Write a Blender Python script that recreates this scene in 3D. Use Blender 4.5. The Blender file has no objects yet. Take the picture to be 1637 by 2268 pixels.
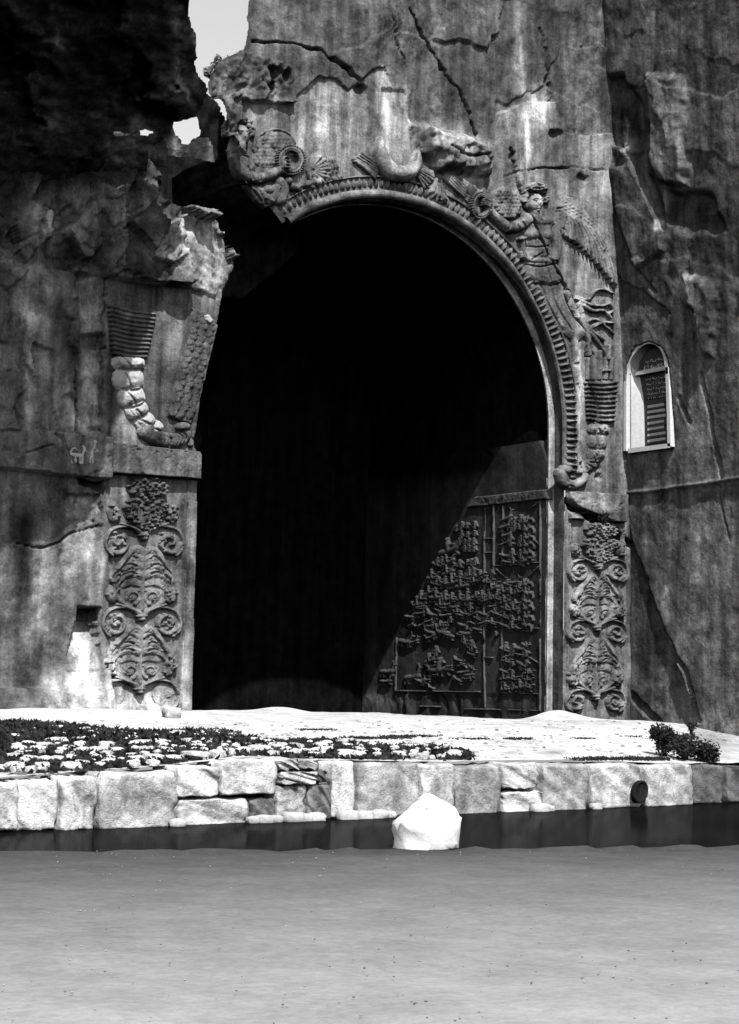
import bpy, math, random
import numpy as np
from mathutils import Vector, Matrix

# ------------------------------------------------------------------ camera, sky, sun, exposure
SC = bpy.context.scene
COL = SC.collection
FOC, YAW, PITCH, ROLL = 4211.96, 0.585198, 0.139277, 0.0225503
CAM = np.array([-18.8019, -27.6126, 0.47741])
PPX, PPY = 820.0, 940.0                      # lens axis, in the units of a 1637 x 2268 frame
def basis():
    F = np.array([math.sin(YAW)*math.cos(PITCH), math.cos(YAW)*math.cos(PITCH), math.sin(PITCH)])
    r = np.cross(F, [0, 0, 1]); r /= np.linalg.norm(r); u = np.cross(r, F)
    c, s = math.cos(ROLL), math.sin(ROLL)
    return np.array([c*r + s*u, -s*r + c*u, F])
MB = basis()
cam = bpy.data.cameras.new('camera'); cam_o = bpy.data.objects.new('camera', cam); COL.objects.link(cam_o)
cam.sensor_fit = 'VERTICAL'; cam.sensor_height = 24.0; cam.lens = FOC/2268*24.0
cam.shift_x = (818.5-PPX)/2268; cam.shift_y = -(1134-PPY)/2268
cam.clip_start = 0.5; cam.clip_end = 2000
mw = Matrix.Identity(4)
for i in range(3):
    mw[i][0], mw[i][1], mw[i][2], mw[i][3] = MB[0][i], MB[1][i], -MB[2][i], CAM[i]
cam_o.matrix_world = mw
SC.camera = cam_o

SUN = Vector((-0.30, -1.0, 1.30)).normalized()
world = bpy.data.worlds.new('World'); SC.world = world; world.use_nodes = True
wn = world.node_tree.nodes; wl = world.node_tree.links
sky = wn.new('ShaderNodeTexSky'); sky.sky_type = 'NISHITA'; sky.sun_disc = False
sky.sun_elevation = math.asin(SUN.z); sky.sun_rotation = math.atan2(SUN.x, SUN.y)
sky.air_density = 1.4; sky.dust_density = 0.2; sky.ozone_density = 1.0
bw = wn.new('ShaderNodeSeparateColor')       # blue-sensitive black-and-white plate: the sky's blue response as grey
bg = wn['Background']; bg.inputs['Strength'].default_value = 0.14
wl.new(sky.outputs[0], bw.inputs[0]); wl.new(bw.outputs[2], bg.inputs[0])
sun = bpy.data.lights.new('sun', 'SUN'); sun.energy = 5.0; sun.angle = math.radians(0.5); sun.color = (1, 1, 1)
sun_o = bpy.data.objects.new('sun', sun); COL.objects.link(sun_o); sun_o.location = (-10, -20, 30)
sun_o.rotation_euler = SUN.to_track_quat('Z', 'Y').to_euler()
vs = SC.view_settings; vs.view_transform = 'Standard'; vs.look = 'None'; vs.exposure = 0.0; vs.gamma = 1.0
vs.use_curve_mapping = False
SC.render.engine = 'CYCLES'
SC.cycles.max_bounces = 4; SC.cycles.diffuse_bounces = 0; SC.cycles.glossy_bounces = 2
SC.cycles.use_denoising = True
random.seed(4); RNG = np.random.default_rng(4)

# ------------------------------------------------------------------ geometry helpers
def proj(x, y, z):
    dx, dy, dz = np.asarray(x)-CAM[0], np.asarray(y)-CAM[1], np.asarray(z)-CAM[2]
    a = MB[0][0]*dx+MB[0][1]*dy+MB[0][2]*dz; b = MB[1][0]*dx+MB[1][1]*dy+MB[1][2]*dz; c = MB[2][0]*dx+MB[2][1]*dy+MB[2][2]*dz
    return PPX+FOC*a/c, PPY-FOC*b/c
def rays(px, py):
    px = np.asarray(px, float); py = np.asarray(py, float)
    a, b = (px-PPX)/FOC, -(py-PPY)/FOC
    return [MB[0][k]*a+MB[1][k]*b+MB[2][k] for k in range(3)]
def at(px, py, axis, val):                   # meets the plane coordinate[axis] = val
    d = rays(px, py); t = (val-CAM[axis])/d[axis]
    return [CAM[k]+d[k]*t for k in range(3)]

TAB = np.random.default_rng(11).random((256, 256))
def vn(x, y, s=0):
    x = np.asarray(x, float)+s*17.31; y = np.asarray(y, float)+s*9.77
    xi = np.floor(x).astype(int); yi = np.floor(y).astype(int); fx = x-xi; fy = y-yi
    fx = fx*fx*(3-2*fx); fy = fy*fy*(3-2*fy)
    a = TAB[xi & 255, yi & 255]; b = TAB[(xi+1) & 255, yi & 255]; c = TAB[xi & 255, (yi+1) & 255]; d = TAB[(xi+1) & 255, (yi+1) & 255]
    return (a*(1-fx)+b*fx)*(1-fy)+(c*(1-fx)+d*fx)*fy
def fbm(x, y, s=0, o=4):
    v = 0; a = .5; t = 0
    for k in range(o):
        v = v+a*vn(x*2**k, y*2**k, s+k*3); t += a; a *= .55
    return v/t                                # 0..1
def facets(x, y, sp, s=0):                   # broken-rock facets: per-cell random numbers, offset from seed, distance to joint
    x = np.asarray(x, float)/sp; y = np.asarray(y, float)/sp
    xi = np.floor(x).astype(int); yi = np.floor(y).astype(int)
    d1 = np.full(x.shape, 9.); d2 = np.full(x.shape, 9.); out = [np.zeros(x.shape) for _ in range(6)]
    for i in (-1, 0, 1):
        for j in (-1, 0, 1):
            a = xi+i+s*31; b = yi+j+s*57
            r1 = TAB[a & 255, b & 255]; r2 = TAB[(a+91) & 255, (b+33) & 255]
            dx = x-(xi+i+r1); dy = y-(yi+j+r2); d = np.hypot(dx, dy)
            n = d < d1
            d2 = np.where(n, d1, np.minimum(d2, d)); d1 = np.where(n, d, d1)
            for k, val in enumerate((TAB[(a+7) & 255, (b+3) & 255], TAB[(a+57) & 255, (b+101) & 255], TAB[(a+149) & 255, (b+11) & 255], TAB[(a+201) & 255, (b+77) & 255], dx, dy)):
                out[k] = np.where(n, val, out[k])
    return out[0], out[1], out[2], out[3], out[4]*sp, out[5]*sp, (d2-d1)*sp
def inpoly(x, y, P):
    P = np.asarray(P, float); r = np.zeros(np.shape(x), bool); n = len(P)
    for i in range(n):
        x1, y1 = P[i]; x2, y2 = P[(i+1) % n]
        if y1 == y2: continue
        c = ((y1 > y) != (y2 > y)) & (x < (x2-x1)*(y-y1)/(y2-y1)+x1)
        r ^= c
    return r
def segd(x, y, a, b):
    vx, vy = b[0]-a[0], b[1]-a[1]; L = vx*vx+vy*vy+1e-12
    t = np.clip(((x-a[0])*vx+(y-a[1])*vy)/L, 0, 1)
    return np.hypot(x-a[0]-t*vx, y-a[1]-t*vy), t
def lined(x, y, P, close=False):             # distance to polyline and fraction along it
    P = np.asarray(P, float)
    if close: P = np.vstack([P, P[:1]])
    L = np.r_[0, np.cumsum(np.hypot(*np.diff(P, axis=0).T))]
    D = np.full(np.shape(x), 1e9); T = np.zeros(np.shape(x))
    for i in range(len(P)-1):
        d, t = segd(x, y, P[i], P[i+1]); n = d < D
        D = np.where(n, d, D); T = np.where(n, (L[i]+t*(L[i+1]-L[i]))/(L[-1]+1e-9), T)
    return D, T
def smooth(P, n=5):
    P = np.asarray(P, float)
    if len(P) < 3: return P
    Q = np.vstack([2*P[0]-P[1], P, 2*P[-1]-P[-2]]); o = []
    for i in range(1, len(Q)-2):
        for k in range(n):
            t = k/n; p0, p1, p2, p3 = Q[i-1], Q[i], Q[i+1], Q[i+2]
            o.append(.5*(2*p1+(p2-p0)*t+(2*p0-5*p1+4*p2-p3)*t*t+(3*p1-p0-3*p2+p3)*t**3))
    o.append(P[-1]); return np.array(o)
def sstep(a, b, v):
    t = np.clip((v-a)/(b-a), 0, 1); return t*t*(3-2*t)

def mesh(name, V, Q, tone=None, smooth_=True):
    V = np.asarray(V, np.float32); Q = np.asarray(Q, np.int32)
    me = bpy.data.meshes.new(name); k = Q.shape[1]
    me.vertices.add(len(V)); me.vertices.foreach_set('co', V.ravel())
    me.loops.add(Q.size); me.loops.foreach_set('vertex_index', Q.ravel())
    me.polygons.add(len(Q)); me.polygons.foreach_set('loop_start', np.arange(len(Q), dtype=np.int32)*k)
    me.polygons.foreach_set('loop_total', np.full(len(Q), k, np.int32))
    if smooth_: me.polygons.foreach_set('use_smooth', np.ones(len(Q), bool))
    if tone is not None:
        a = me.attributes.new('tone', 'FLOAT', 'POINT'); a.data.foreach_set('value', np.asarray(tone, np.float32).ravel())
    me.update(calc_edges=True); me.validate()
    return me
def link(name, me, mat, parent=None, **props):
    o = bpy.data.objects.new(name, me); COL.objects.link(o)
    if me is not None and mat is not None and len(me.materials) == 0: me.materials.append(mat)
    if parent is not None: o.parent = parent
    for k, v in props.items(): o[k] = v
    return o
def empty(name, loc=(0, 0, 0), **props):
    o = bpy.data.objects.new(name, None); COL.objects.link(o); o.location = loc; o.empty_display_size = .3
    for k, v in props.items(): o[k] = v
    return o
def sub(me_cells, nx, nz):                   # quads of an nx x nz vertex grid kept by a cell mask, with used vertices
    I = np.arange(nx*nz).reshape(nx, nz)
    q = np.stack([I[:-1, :-1], I[1:, :-1], I[1:, 1:], I[:-1, 1:]], -1)[me_cells]
    u, inv = np.unique(q, return_inverse=True)
    return u, inv.reshape(-1, 4)
def joined(parts):
    Vs, Qs, n = [], [], 0
    for V, Q in parts:
        Vs.append(np.asarray(V, float)); Qs.append(np.asarray(Q)+n); n += len(V)
    return np.vstack(Vs), np.vstack(Qs)
def strip(A, B):                             # quads between two 3D polylines of equal length
    n = len(A); i = np.arange(n-1)
    return np.vstack([A, B]), np.stack([i, i+1, i+1+n, i+n], -1)

# ------------------------------------------------------------------ materials
def stone(name, tone=None, var=.5, streak=.5, bump=.35, grain=26, rough=.92, scale=1.0):
    m = bpy.data.materials.new(name); m.use_nodes = True; N = m.node_tree.nodes; L = m.node_tree.links
    b = N['Principled BSDF']; b.inputs['Roughness'].default_value = rough; b.inputs['Specular IOR Level'].default_value = 0
    tc = N.new('ShaderNodeTexCoord')
    geo = N.new('ShaderNodeNewGeometry')
    def noise(sc, vec, det=5, ro=.6):
        n = N.new('ShaderNodeTexNoise'); n.inputs['Scale'].default_value = sc; n.inputs['Detail'].default_value = det; n.inputs['Roughness'].default_value = ro
        L.new(vec, n.inputs['Vector']); return n.outputs['Fac']
    def mth(op, a, c):
        n = N.new('ShaderNodeMath'); n.operation = op
        for i, v in enumerate((a, c)):
            if isinstance(v, (int, float)): n.inputs[i].default_value = v
            else: L.new(v, n.inputs[i])
        return n.outputs[0]
    def rng(v, a, c, lo=.3, hi=.7):
        n = N.new('ShaderNodeMapRange'); n.inputs[1].default_value = lo; n.inputs[2].default_value = hi; n.inputs[3].default_value = a; n.inputs[4].default_value = c
        L.new(v, n.inputs[0]); return n.outputs[0]
    mp = N.new('ShaderNodeMapping'); mp.inputs['Scale'].default_value = (7*scale, 7*scale, .55*scale); L.new(geo.outputs['Position'], mp.inputs['Vector'])
    st = rng(noise(1.0, mp.outputs[0], 6), 1-streak, 1+streak)
    blot = rng(noise(2.6*scale, geo.outputs['Position'], 10, .74), 1-var, 1+var, .36, .64)
    gr = rng(noise(grain*scale, geo.outputs['Position'], 6, .8), 1-.55*var-.1, 1+.55*var+.1)
    v = mth('MULTIPLY', mth('MULTIPLY', st, blot), gr)
    if tone is None:
        a = N.new('ShaderNodeAttribute'); a.attribute_name = 'tone'; v = mth('MULTIPLY', v, a.outputs['Fac'])
    else: v = mth('MULTIPLY', v, tone)
    v = mth('MINIMUM', v, .86)
    L.new(v, b.inputs['Base Color'])
    h = mth('ADD', mth('MULTIPLY', noise(9*scale, geo.outputs['Position'], 8, .65), 1.0), mth('MULTIPLY', noise(55*scale, geo.outputs['Position'], 3, .6), .25))
    bp = N.new('ShaderNodeBump'); bp.inputs['Strength'].default_value = bump; bp.inputs['Distance'].default_value = .06
    L.new(h, bp.inputs['Height']); L.new(bp.outputs[0], b.inputs['Normal'])
    return m
M_FAC = stone('weathered_limestone', var=.62, streak=.55, bump=.5)
M_CARVE = stone('carved_limestone', var=.6, streak=.4, bump=.5)
M_CLIFF = stone('cliff_rock', var=.6, streak=.4, bump=.6)
M_VAULT = stone('shade_black_vault_stone', .007, bump=.3)  # vault gloom put into a near-black base colour
M_PANEL = stone('hunting_panel_stone', var=.35, streak=.25, bump=.25)
M_GROUND = stone('pale_trodden_ground', var=.28, streak=0, bump=.6, grain=9)
M_BLOCK = stone('pale_masonry_stone', var=.5, streak=0, bump=.8, grain=40)
M_WHITE = stone('white_plaster', .78, var=.1, streak=.06, bump=.15)
M_PALE = stone('pale_clean_limestone', .52, var=.25, streak=.15, bump=.25)
M_SHORE = stone('silt_bank', var=.14, streak=0, bump=.25, grain=18)
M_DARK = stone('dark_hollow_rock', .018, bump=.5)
def plain(name, v, rough=.8, spec=.1):
    m = bpy.data.materials.new(name); m.use_nodes = True; b = m.node_tree.nodes['Principled BSDF']
    N = m.node_tree.nodes; L = m.node_tree.links
    n = N.new('ShaderNodeTexNoise'); n.inputs['Scale'].default_value = 14; r = N.new('ShaderNodeMapRange')
    r.inputs[1].default_value = .3; r.inputs[2].default_value = .7; r.inputs[3].default_value = v*.7; r.inputs[4].default_value = v*1.3
    L.new(n.outputs['Fac'], r.inputs[0]); L.new(r.outputs[0], b.inputs['Base Color'])
    b.inputs['Roughness'].default_value = rough; b.inputs['Specular IOR Level'].default_value = spec; return m
M_LEAF = plain('dark_foliage', .035); M_LEAF2 = plain('grey_foliage', .34); M_INK = plain('slate_panel', .09); M_RULE = plain('pale_line', .72)
M_WATER = plain('murky_water', .006, .9, 0)

# ------------------------------------------------------------------ frames the drawing was measured in: (x0, y0, scale)
Z2 = (503, 111.8, .3414); Z3 = (950, 223.6, .2731); Z5 = (0, 531, .3414); Z6 = (0, 950, .308); Z7 = (1145.7, 586.8, .3001)
ZR = (1201.6, 1061.9, .266); ZW = (782.4, 1034, .3073); Z1 = (0, 0, 1.0)
def T(tf, P): return np.asarray(P, float)*tf[2]+np.array([tf[0], tf[1]])

# ------------------------------------------------------------------ tone (albedo) of the facade and cliff: stone kinds, stains, streaks, some painted light and shade
PALE = [(1200, 245, 16, 34, .5), (1167, 310, 7, 46, .5), (860, 250, 12, 80, .3), (898, 250, 8, 70, .25), (712, 280, 14, 80, .22), (660, 300, 12, 70, .1), (1255, 480, 10, 60, .1), (1290, 600, 12, 90, .14), (1350, 620, 8, 90, .16), (1240, 430, 30, 30, .08), (1150, 420, 16, 40, .14), (560, 200, 60, 20, .08), (110, 500, 50, 40, .2), (60, 480, 26, 40, .2), (150, 440, 40, 24, .12), (280, 470, 60, 40, .12), (330, 560, 40, 30, .14), (95, 640, 40, 26, .2), (60, 860, 14, 80, .2), (150, 880, 10, 60, .16), (205, 620, 26, 8, .3), (185, 940, 40, 16, .3), (70, 700, 26, 30, .24), (300, 700, 60, 10, .06), (400, 740, 20, 120, .06), (150, 930, 16, 30, .1), (60, 1060, 30, 60, .1), (90, 1330, 26, 90, .12), (60, 1420, 20, 50, .12), (150, 1240, 18, 80, .14), (220, 1240, 8, 80, .16), (1195, 235, 22, 50, .34), (1166, 300, 9, 50, .4), (1158, 120, 10, 95, .16), (1126, 250, 9, 45, .14), (870, 260, 30, 75, .2), (842, 175, 11, 32, .36),
 (720, 270, 26, 75, .14), (735, 230, 30, 60, .06), (1320, 330, 34, 45, .2), (1345, 400, 22, 40, .2), (1282, 850, 9, 140, .34), (841, 318, 6, 16, .3), (920, 346, 6, 15, .3), (1187, 452, 11, 16, .14), (537, 292, 13, 18, .16), (1345, 930, 20, 60, .1), (960, 295, 30, 22, .3), (1030, 320, 50, 22, .26),  # crescent tips painted as sunlit, angel faces brightened in the tone
 (1055, 385, 22, 14, .3), (195, 690, 22, 55, .22), (203, 860, 20, 75, .24), (120, 850, 22, 85, .18), (88, 810, 18, 70, .12), (440, 560, 45, 60, .3), (470, 620, 22, 40, .25), (85, 520, 40, 55, .16), (62, 600, 26, 20, .4), (50, 690, 20, 40, .4),
 (170, 1530, 55, 38, .6), (120, 1570, 60, 24, .3), (300, 1570, 90, 34, .55), (255, 1470, 30, 70, .3), (330, 1480, 30, 100, .12), (412, 1500, 9, 80, .3), (180, 1430, 24, 60, .42), (100, 1250, 30, 60, .07), (190, 1210, 28, 40, .2), (195, 1290, 12, 60, .15), (190, 1130, 34, 34, .1), (240, 1330, 20, 100, .06),
 (275, 920, 12, 50, .16), (300, 960, 12, 30, .22), (1320, 1120, 60, 25, .07), (1285, 1400, 20, 200, .04), (1378, 1550, 8, 40, .2), (1215, 1590, 20, 14, .4), (560, 260, 14, 24, .18), (890, 210, 8, 30, .15), (430, 1180, 5, 60, .12)]
DARK = [(40, 1250, 30, 200, .5), (70, 1130, 30, 70, .5), (60, 1480, 34, 70, .45), (120, 1150, 18, 60, .35), (200, 760, 40, 22, .85), (110, 770, 34, 16, .6), (190, 560, 40, 60, .5), (150, 800, 14, 120, .6), (80, 560, 30, 30, .6), (300, 540, 30, 50, .6), (230, 480, 30, 50, .5), (100, 1010, 50, 30, .4), (60, 1300, 20, 120, .45), (130, 1410, 16, 70, .4), (40, 1400, 20, 160, .4), (600, 180, 18, 22, .8), (660, 240, 30, 50, .4), (1230, 320, 22, 55, .6), (1290, 395, 22, 24, .6), (540, 255, 40, 25, .45), (1325, 1140, 30, 10, .85), (120, 1090, 60, 90, .35), (60, 1190, 24, 80, .6), (150, 1330, 50, 60, .3), (60, 1500, 40, 50, .5), (110, 1560, 40, 22, .5), (800, 200, 25, 20, .4), (700, 380, 40, 30, .1), (1400, 300, 60, 90, .6)]  # some spots paint shadow into hollows and the upper right recess
FRAG = [(235, 608), (300, 617), (375, 630), (400, 640), (450, 660), (492, 680), (480, 720), (455, 800), (440, 880), (427, 988), (240, 980)]
CARV = [(462, 225), (500, 210), (560, 215), (640, 230), (700, 170), (740, 175), (770, 200), (830, 150), (850, 150), (900, 265), (960, 300), (1065, 345), (1110, 250), (1160, 225), (1230, 225), (1250, 290), (1300, 300), (1357, 293), (1384, 400), (1389, 700), (1393, 1090), (1389, 1620), (1240, 1620), (1240, 1000), (1100, 600), (800, 440), (600, 470), (520, 380)]
WEDGE = [(390, 465), (452, 478), (500, 545), (516, 580), (493, 665), (440, 640), (395, 600), (378, 540)]
def tone_fac(PX, PY, X, Z, noise=True):
    jx = PX+(fbm(X*3, Z*3, 5)-.5)*26; jy = PY+(fbm(X*3, Z*3, 9)-.5)*26
    t = np.full(np.shape(PX), .10)                                         # natural cliff
    r1, r2, r3, r4, dx, dy, e = facets((jx*.5+PX*.5)+PY*.35, (jy*.5+PY*.5)*.62-PX*.1, 58, 3)
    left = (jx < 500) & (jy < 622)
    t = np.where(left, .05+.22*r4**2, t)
    t = np.where((jx > 500) & (jy < 400), .09+.04*r2, t)
    t = np.where((jx < 240) & (jy > 600), .13, t)
    t = np.where((jx < 165) & (jy > 600) & (jy < 760), .10, t)
    t = np.where(inpoly(jx, jy, CARV), .17, t)
    t = np.where(inpoly(PX, PY, FRAG), .10, t)
    t = np.where((PX > 222) & (PX < 445) & (PY > 975), .145, t)
    t = np.where((PX > 240) & (PX < 442) & (PY > 975) & (PY < 1062), .12, t)
    t = np.where(inpoly(jx, jy, WEDGE), .22, t)
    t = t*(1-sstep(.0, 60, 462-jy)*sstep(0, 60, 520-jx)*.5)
    vs_ = fbm(X*5, Z*.5, 2)
    t = t*(.25+1.5*vs_)*(.55+.9*fbm(X*2.2, Z*1.6, 61))
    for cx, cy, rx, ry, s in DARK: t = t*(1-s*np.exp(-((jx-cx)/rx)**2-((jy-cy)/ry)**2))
    st = .45+1.1*fbm(X*9, Z*.8, 7)
    for cx, cy, rx, ry, s in PALE: t = t+1.15*s*st*np.exp(-((jx-cx)/rx)**2-((jy-cy)/ry)**2)
    return np.clip(t, .015, .8)

CRACKS = [([(905, 20), (935, 70), (985, 150), (1030, 210), (1062, 300)], 5, .25), ([(550, 92), (640, 98), (700, 110), (745, 140), (790, 180)], 6, .25), ([(1130, 330), (1150, 400), (1162, 440), (1172, 478), (1200, 540), (1225, 590), (1245, 622), (1268, 670), (1292, 735), (1300, 790), (1312, 860), (1322, 910), (1325, 1060)], 6, .3),
 ([(1180, 950), (1212, 1030), (1236, 1085), (1262, 1120), (1310, 1148), (1345, 1165), (1395, 1205)], 13, .4), ([(1205, 60), (1215, 150), (1225, 220)], 4, .15), ([(860, 40), (880, 110), (900, 150)], 4, .12), ([(1110, 420), (1140, 520), (1172, 540)], 2, .05),
 ([(112, 962), (150, 1018), (170, 1058)], 6, .10), ([(50, 1006), (105, 990)], 4, .10), ([(172, 1058), (215, 1040), (238, 1000)], 3, .05), ([(35, 1204), (90, 1214), (130, 1202), (160, 1180), (225, 1160)], 4, .14), ([(167, 600), (166, 955)], 4, .15), ([(229, 610), (226, 960)], 4, .12), ([(400, 1105), (432, 1140)], 2, .06),
 ([(975, 330), (1000, 345), (1060, 350)], 4, .15), ([(1260, 372), (1180, 375), (1140, 380), (1120, 390)], 3, .08), ([(222, 1565), (330, 1582)], 2, .04), ([(1180, 375), (1270, 370), (1340, 375)], 3, .06)]
def depth_fac(PX, PY, X, Z):
    jx = PX+(fbm(X*2.2, Z*2.2, 15)-.5)*44; jy = PY+(fbm(X*2.2, Z*2.2, 19)-.5)*44
    y = (fbm(X*1.2, Z*1.2, 1)-.5)*.06+(fbm(X*6, Z*6, 4)-.5)*.02
    carv = inpoly(PX, PY, CARV); frag = inpoly(PX, PY, FRAG)
    r1, r2, r3, r4, dx, dy, e = facets(jx, jy, 62, 3)
    def slabs(sp, sd, kx=1.0, ky=.62, sh=.35):
        return facets((jx*.25+PX*.75)*kx+PY*sh, (jy*.25+PY*.75)*ky-PX*sh*.3, sp, sd)
    a1, a2, a3, a4, dx, dy, e = slabs(58, 3); yl = -.06-.42*a1+dx*.006*(a2-.5)+dy*.010*(a3-.4)
    b1, b2, b3, b4, dx, dy, e = slabs(24, 13, 1.0, .8, .2); yl = yl-.10*b1*(a4 > .35)+dx*.005*(b2-.5)+dy*.007*(b3-.45)+(fbm(X*9, Z*9, 8)-.5)*.05+(fbm(X*1.2, Z*1.2, 38)-.5)*.25
    left = (PX < 516) & (PY < 606+(PX-160)*.13) & (PX < 700)
    y = np.where(left, yl, y)
    q1, q2, q3, q4, dx, dy, e = facets(jx, jy, 140, 6)
    yu = -.03+.15*sstep(880, 960, PX)-.08*q1*q4+dx*.0006*(q2-.5)+dy*.0008*(q3-.4)+(fbm(X*.9, Z*.7, 12)-.5)*.3+(fbm(X*5, Z*4, 13)-.5)*.06
    up = (~carv) & (PX > 440) & (PY < 420)
    y = np.where(up, yu, y)
    s1, s2, s3, s4, dx, dy, e = facets(jx, jy, 48, 8)
    LEDGE = [(905, 262), (1088, 322), (1085, 392), (1040, 390), (960, 385), (925, 340)]; rough = inpoly(jx*.5+PX*.5, jy*.5+PY*.5, LEDGE); d, t = lined(jx*.5+PX*.5, jy*.5+PY*.5, LEDGE, True)
    y = np.where(rough, -np.clip(d/22, 0, 1)*(.20+.14*s1)+dy*.003*(s2-.3)+(fbm(X*3, Z*3, 53)-.5)*.3+(fbm(X*9, Z*9, 54)-.5)*.08, y)
    rough = inpoly(PX, PY, [(462, 150), (550, 120), (640, 150), (650, 232), (560, 226), (500, 214), (470, 226)])
    y = np.where(rough, -.10-.12*s1+dx*.002*(s3-.5)+(fbm(X*2.4, Z*3, 51)-.5)*.34+(fbm(X*8, Z*8, 52)-.5)*.10, y)
    y = np.where(inpoly(jx, jy, WEDGE), -.16+(PX-390)*.0016+(fbm(X*6+Z*3, Z*3-X*2, 31)-.5)*.22, y)
    # left wing
    wing = (PX < 238) & (PY > 940)
    y = np.where(wing, -.04+(fbm(X*2, Z*1.2, 22)-.5)*.16+(fbm(X*8, Z*5, 23)-.5)*.05, y)
    y = np.where(wing & (PY < 1054+(PX-150)*.1) & (PY > 952+(PX-40)*.09), y-.16, y)
    mid = (PX < 238) & (PY <= 955) & (~left)
    c1, c2, c3, c4, dx, dy, e = facets(jx*1.7, jy*.55, 60, 12)
    y = np.where(mid & (PX < 164), -.02-.24*c1+dx*.004*(c2-.5)+(fbm(X*5, Z*2, 24)-.5)*.14, y)
    y = np.where(mid & (PX >= 172) & (PX < 224), .04+(fbm(X*7, Z*6, 25)-.5)*.12-.10*np.exp(-((PY-610)/14)**2), y)
    y = np.where(inpoly(PX, PY, [(178, 740), (232, 735), (235, 775), (180, 770)]), .22, y)
    y = np.where(inpoly(PX, PY, [(172, 1056), (234, 1064), (234, 1098), (205, 1082), (172, 1074)]), .45, y)
    y = np.where(inpoly(jx, jy, [(140, 1085), (228, 1095), (228, 1165), (190, 1150), (140, 1165)]), y+.08+(fbm(X*9, Z*9, 26)-.5)*.16, y)
    y = np.where(inpoly(PX, PY, [(169, 1342), (225, 1344), (223, 1374), (168, 1372)]), .5, y)
    slab = inpoly(PX, PY, [(167, 1372), (214, 1374), (224, 1486), (136, 1484)])
    y = np.where(slab, .42-(PY-1372)*.0052+(fbm(X*7, Z*7, 27)-.5)*.05, y)
    base = (PX < 236) & (PY > 1484+(PX < 130)*40)
    y = np.where(base, -.16-(PY-1484)*.0025+(fbm(X*3, Z*3, 28)-.5)*.16, y)
    base = (PX > 222) & (PX < 400) & (PY > 1545)
    y = np.where(base, y-(PY-1545)*.0028*fbm(X*3, Z*2, 33), y)
    for P, r, dep in CRACKS:
        P = np.asarray(P, float); w = (PX > P[:, 0].min()-40) & (PX < P[:, 0].max()+40) & (PY > P[:, 1].min()-40) & (PY < P[:, 1].max()+40)
        qx = (fbm(X[w]*7, Z[w]*7, 71)-.5)*16; d, t = lined(jx[w]*.4+PX[w]*.6+qx, jy[w]*.4+PY[w]*.6, P)
        y[w] += dep*np.clip(1-(d/(r*(.12+1.1*fbm(X[w]*3, Z[w]*3, 3)))), 0, 1)
    for cx, cy, r, dep in ((608, 168, 20, .3), (640, 172, 14, .25), (598, 195, 12, .2), (1230, 300, 14, .12), (800, 205, 16, .15), (1290, 400, 16, .1), (1322, 1145, 18, .25), (1350, 1160, 14, .2), (425, 885, 5, .1)):
        y += dep*np.clip(1-((jx-cx)**2+((jy-cy)*1.2)**2)/r**2, 0, 1)
    # smooth sunk panel above the crescent
    pan = inpoly(PX, PY, T(Z2, [(1000, 240), (1160, 260), (1205, 600), (1190, 740), (1110, 770), (1030, 720), (995, 560)]))
    y = np.where(pan, .05, y)
    return y

# ------------------------------------------------------------------ the facade sheet: carved front + natural cliff
ARC_C, ARC_R = (.045, 5.47), 3.86
def circ(a0, a1, n, r=ARC_R):
    a = np.radians(np.linspace(a0, a1, n)); return np.stack([ARC_C[0]+r*np.cos(a), ARC_C[1]+r*np.sin(a)], -1)
def facpx(P):                                  # frame -> facade (x, z)
    P = np.asarray(P, float); q = at(P[:, 0], P[:, 1], 1, 0.0); return np.stack([q[0], q[2]], -1)
LEFT_EDGE = [(423, 1640), (425, 1579), (429, 1400), (434, 1200), (438, 1000), (428, 985), (433, 940), (440, 880), (447, 840), (455, 800), (468, 755), (480, 720), (486, 685), (493, 650), (503, 615), (515, 580)]
CREV_LOW = [(515, 580), (500, 545), (487, 515), (470, 490), (450, 478), (420, 468), (385, 460), (350, 440), (338, 405), (322, 362), (300, 318), (278, 250), (290, 100), (290, -240)]
NOTCH_R = [(565, -240), (548, 20), (546, 50), (540, 85), (536, 112), (510, 122), (482, 140), (470, 152), (464, 168), (455, 186)]
CREV_UP = [(455, 186), (460, 210), (472, 240), (490, 290), (497, 312), (505, 335), (514, 352), (522, 372), (530, 395), (543, 410), (560, 425), (580, 446), (600, 462)]
a_start = math.degrees(math.atan2(*(facpx([(612, 474)])[0]-np.array(ARC_C))[::-1]))
def arcpt(a, r):                               # a in radians; below the centre the arch runs straight down
    a = np.asarray(a, float); up = a >= 0
    return np.where(up, ARC_C[0]+r*np.cos(a), ARC_C[0]+r), np.where(up, ARC_C[1]+r*np.sin(a), ARC_C[1]+3.86*a)
def rag(P, s, amp=2.5, n=4):                   # roughen a drawn break
    P = np.asarray(P, float); o = []
    for a, b in zip(P[:-1], P[1:]):
        for k in range(n):
            p = a+(b-a)*k/n; o.append(p+amp*(np.array([vn(p[0]*.11, p[1]*.13, s), vn(p[0]*.12, p[1]*.11, s+4)])*2-1)*(0 if k == 0 and False else 1))
    o.append(P[-1]); return np.array(o)
HOLE = np.vstack([facpx(rag(LEFT_EDGE, 41, 1.2)), facpx(rag(CREV_LOW, 43)), facpx(rag(NOTCH_R, 45, 4)), facpx(rag(CREV_UP, 47)), circ(a_start, 0, 90), [(3.905, 4.35), (3.905, -.6)]])
RES = .024
gx = np.arange(-10.2, 5.86, RES); gz = np.arange(-.45, 17.2, RES)
X, Z = np.meshgrid(gx, gz, indexing='ij'); PX, PY = proj(X, 0*X, Z)
Y = depth_fac(PX, PY, X, Z); TN = tone_fac(PX, PY, X, Z)
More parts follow.
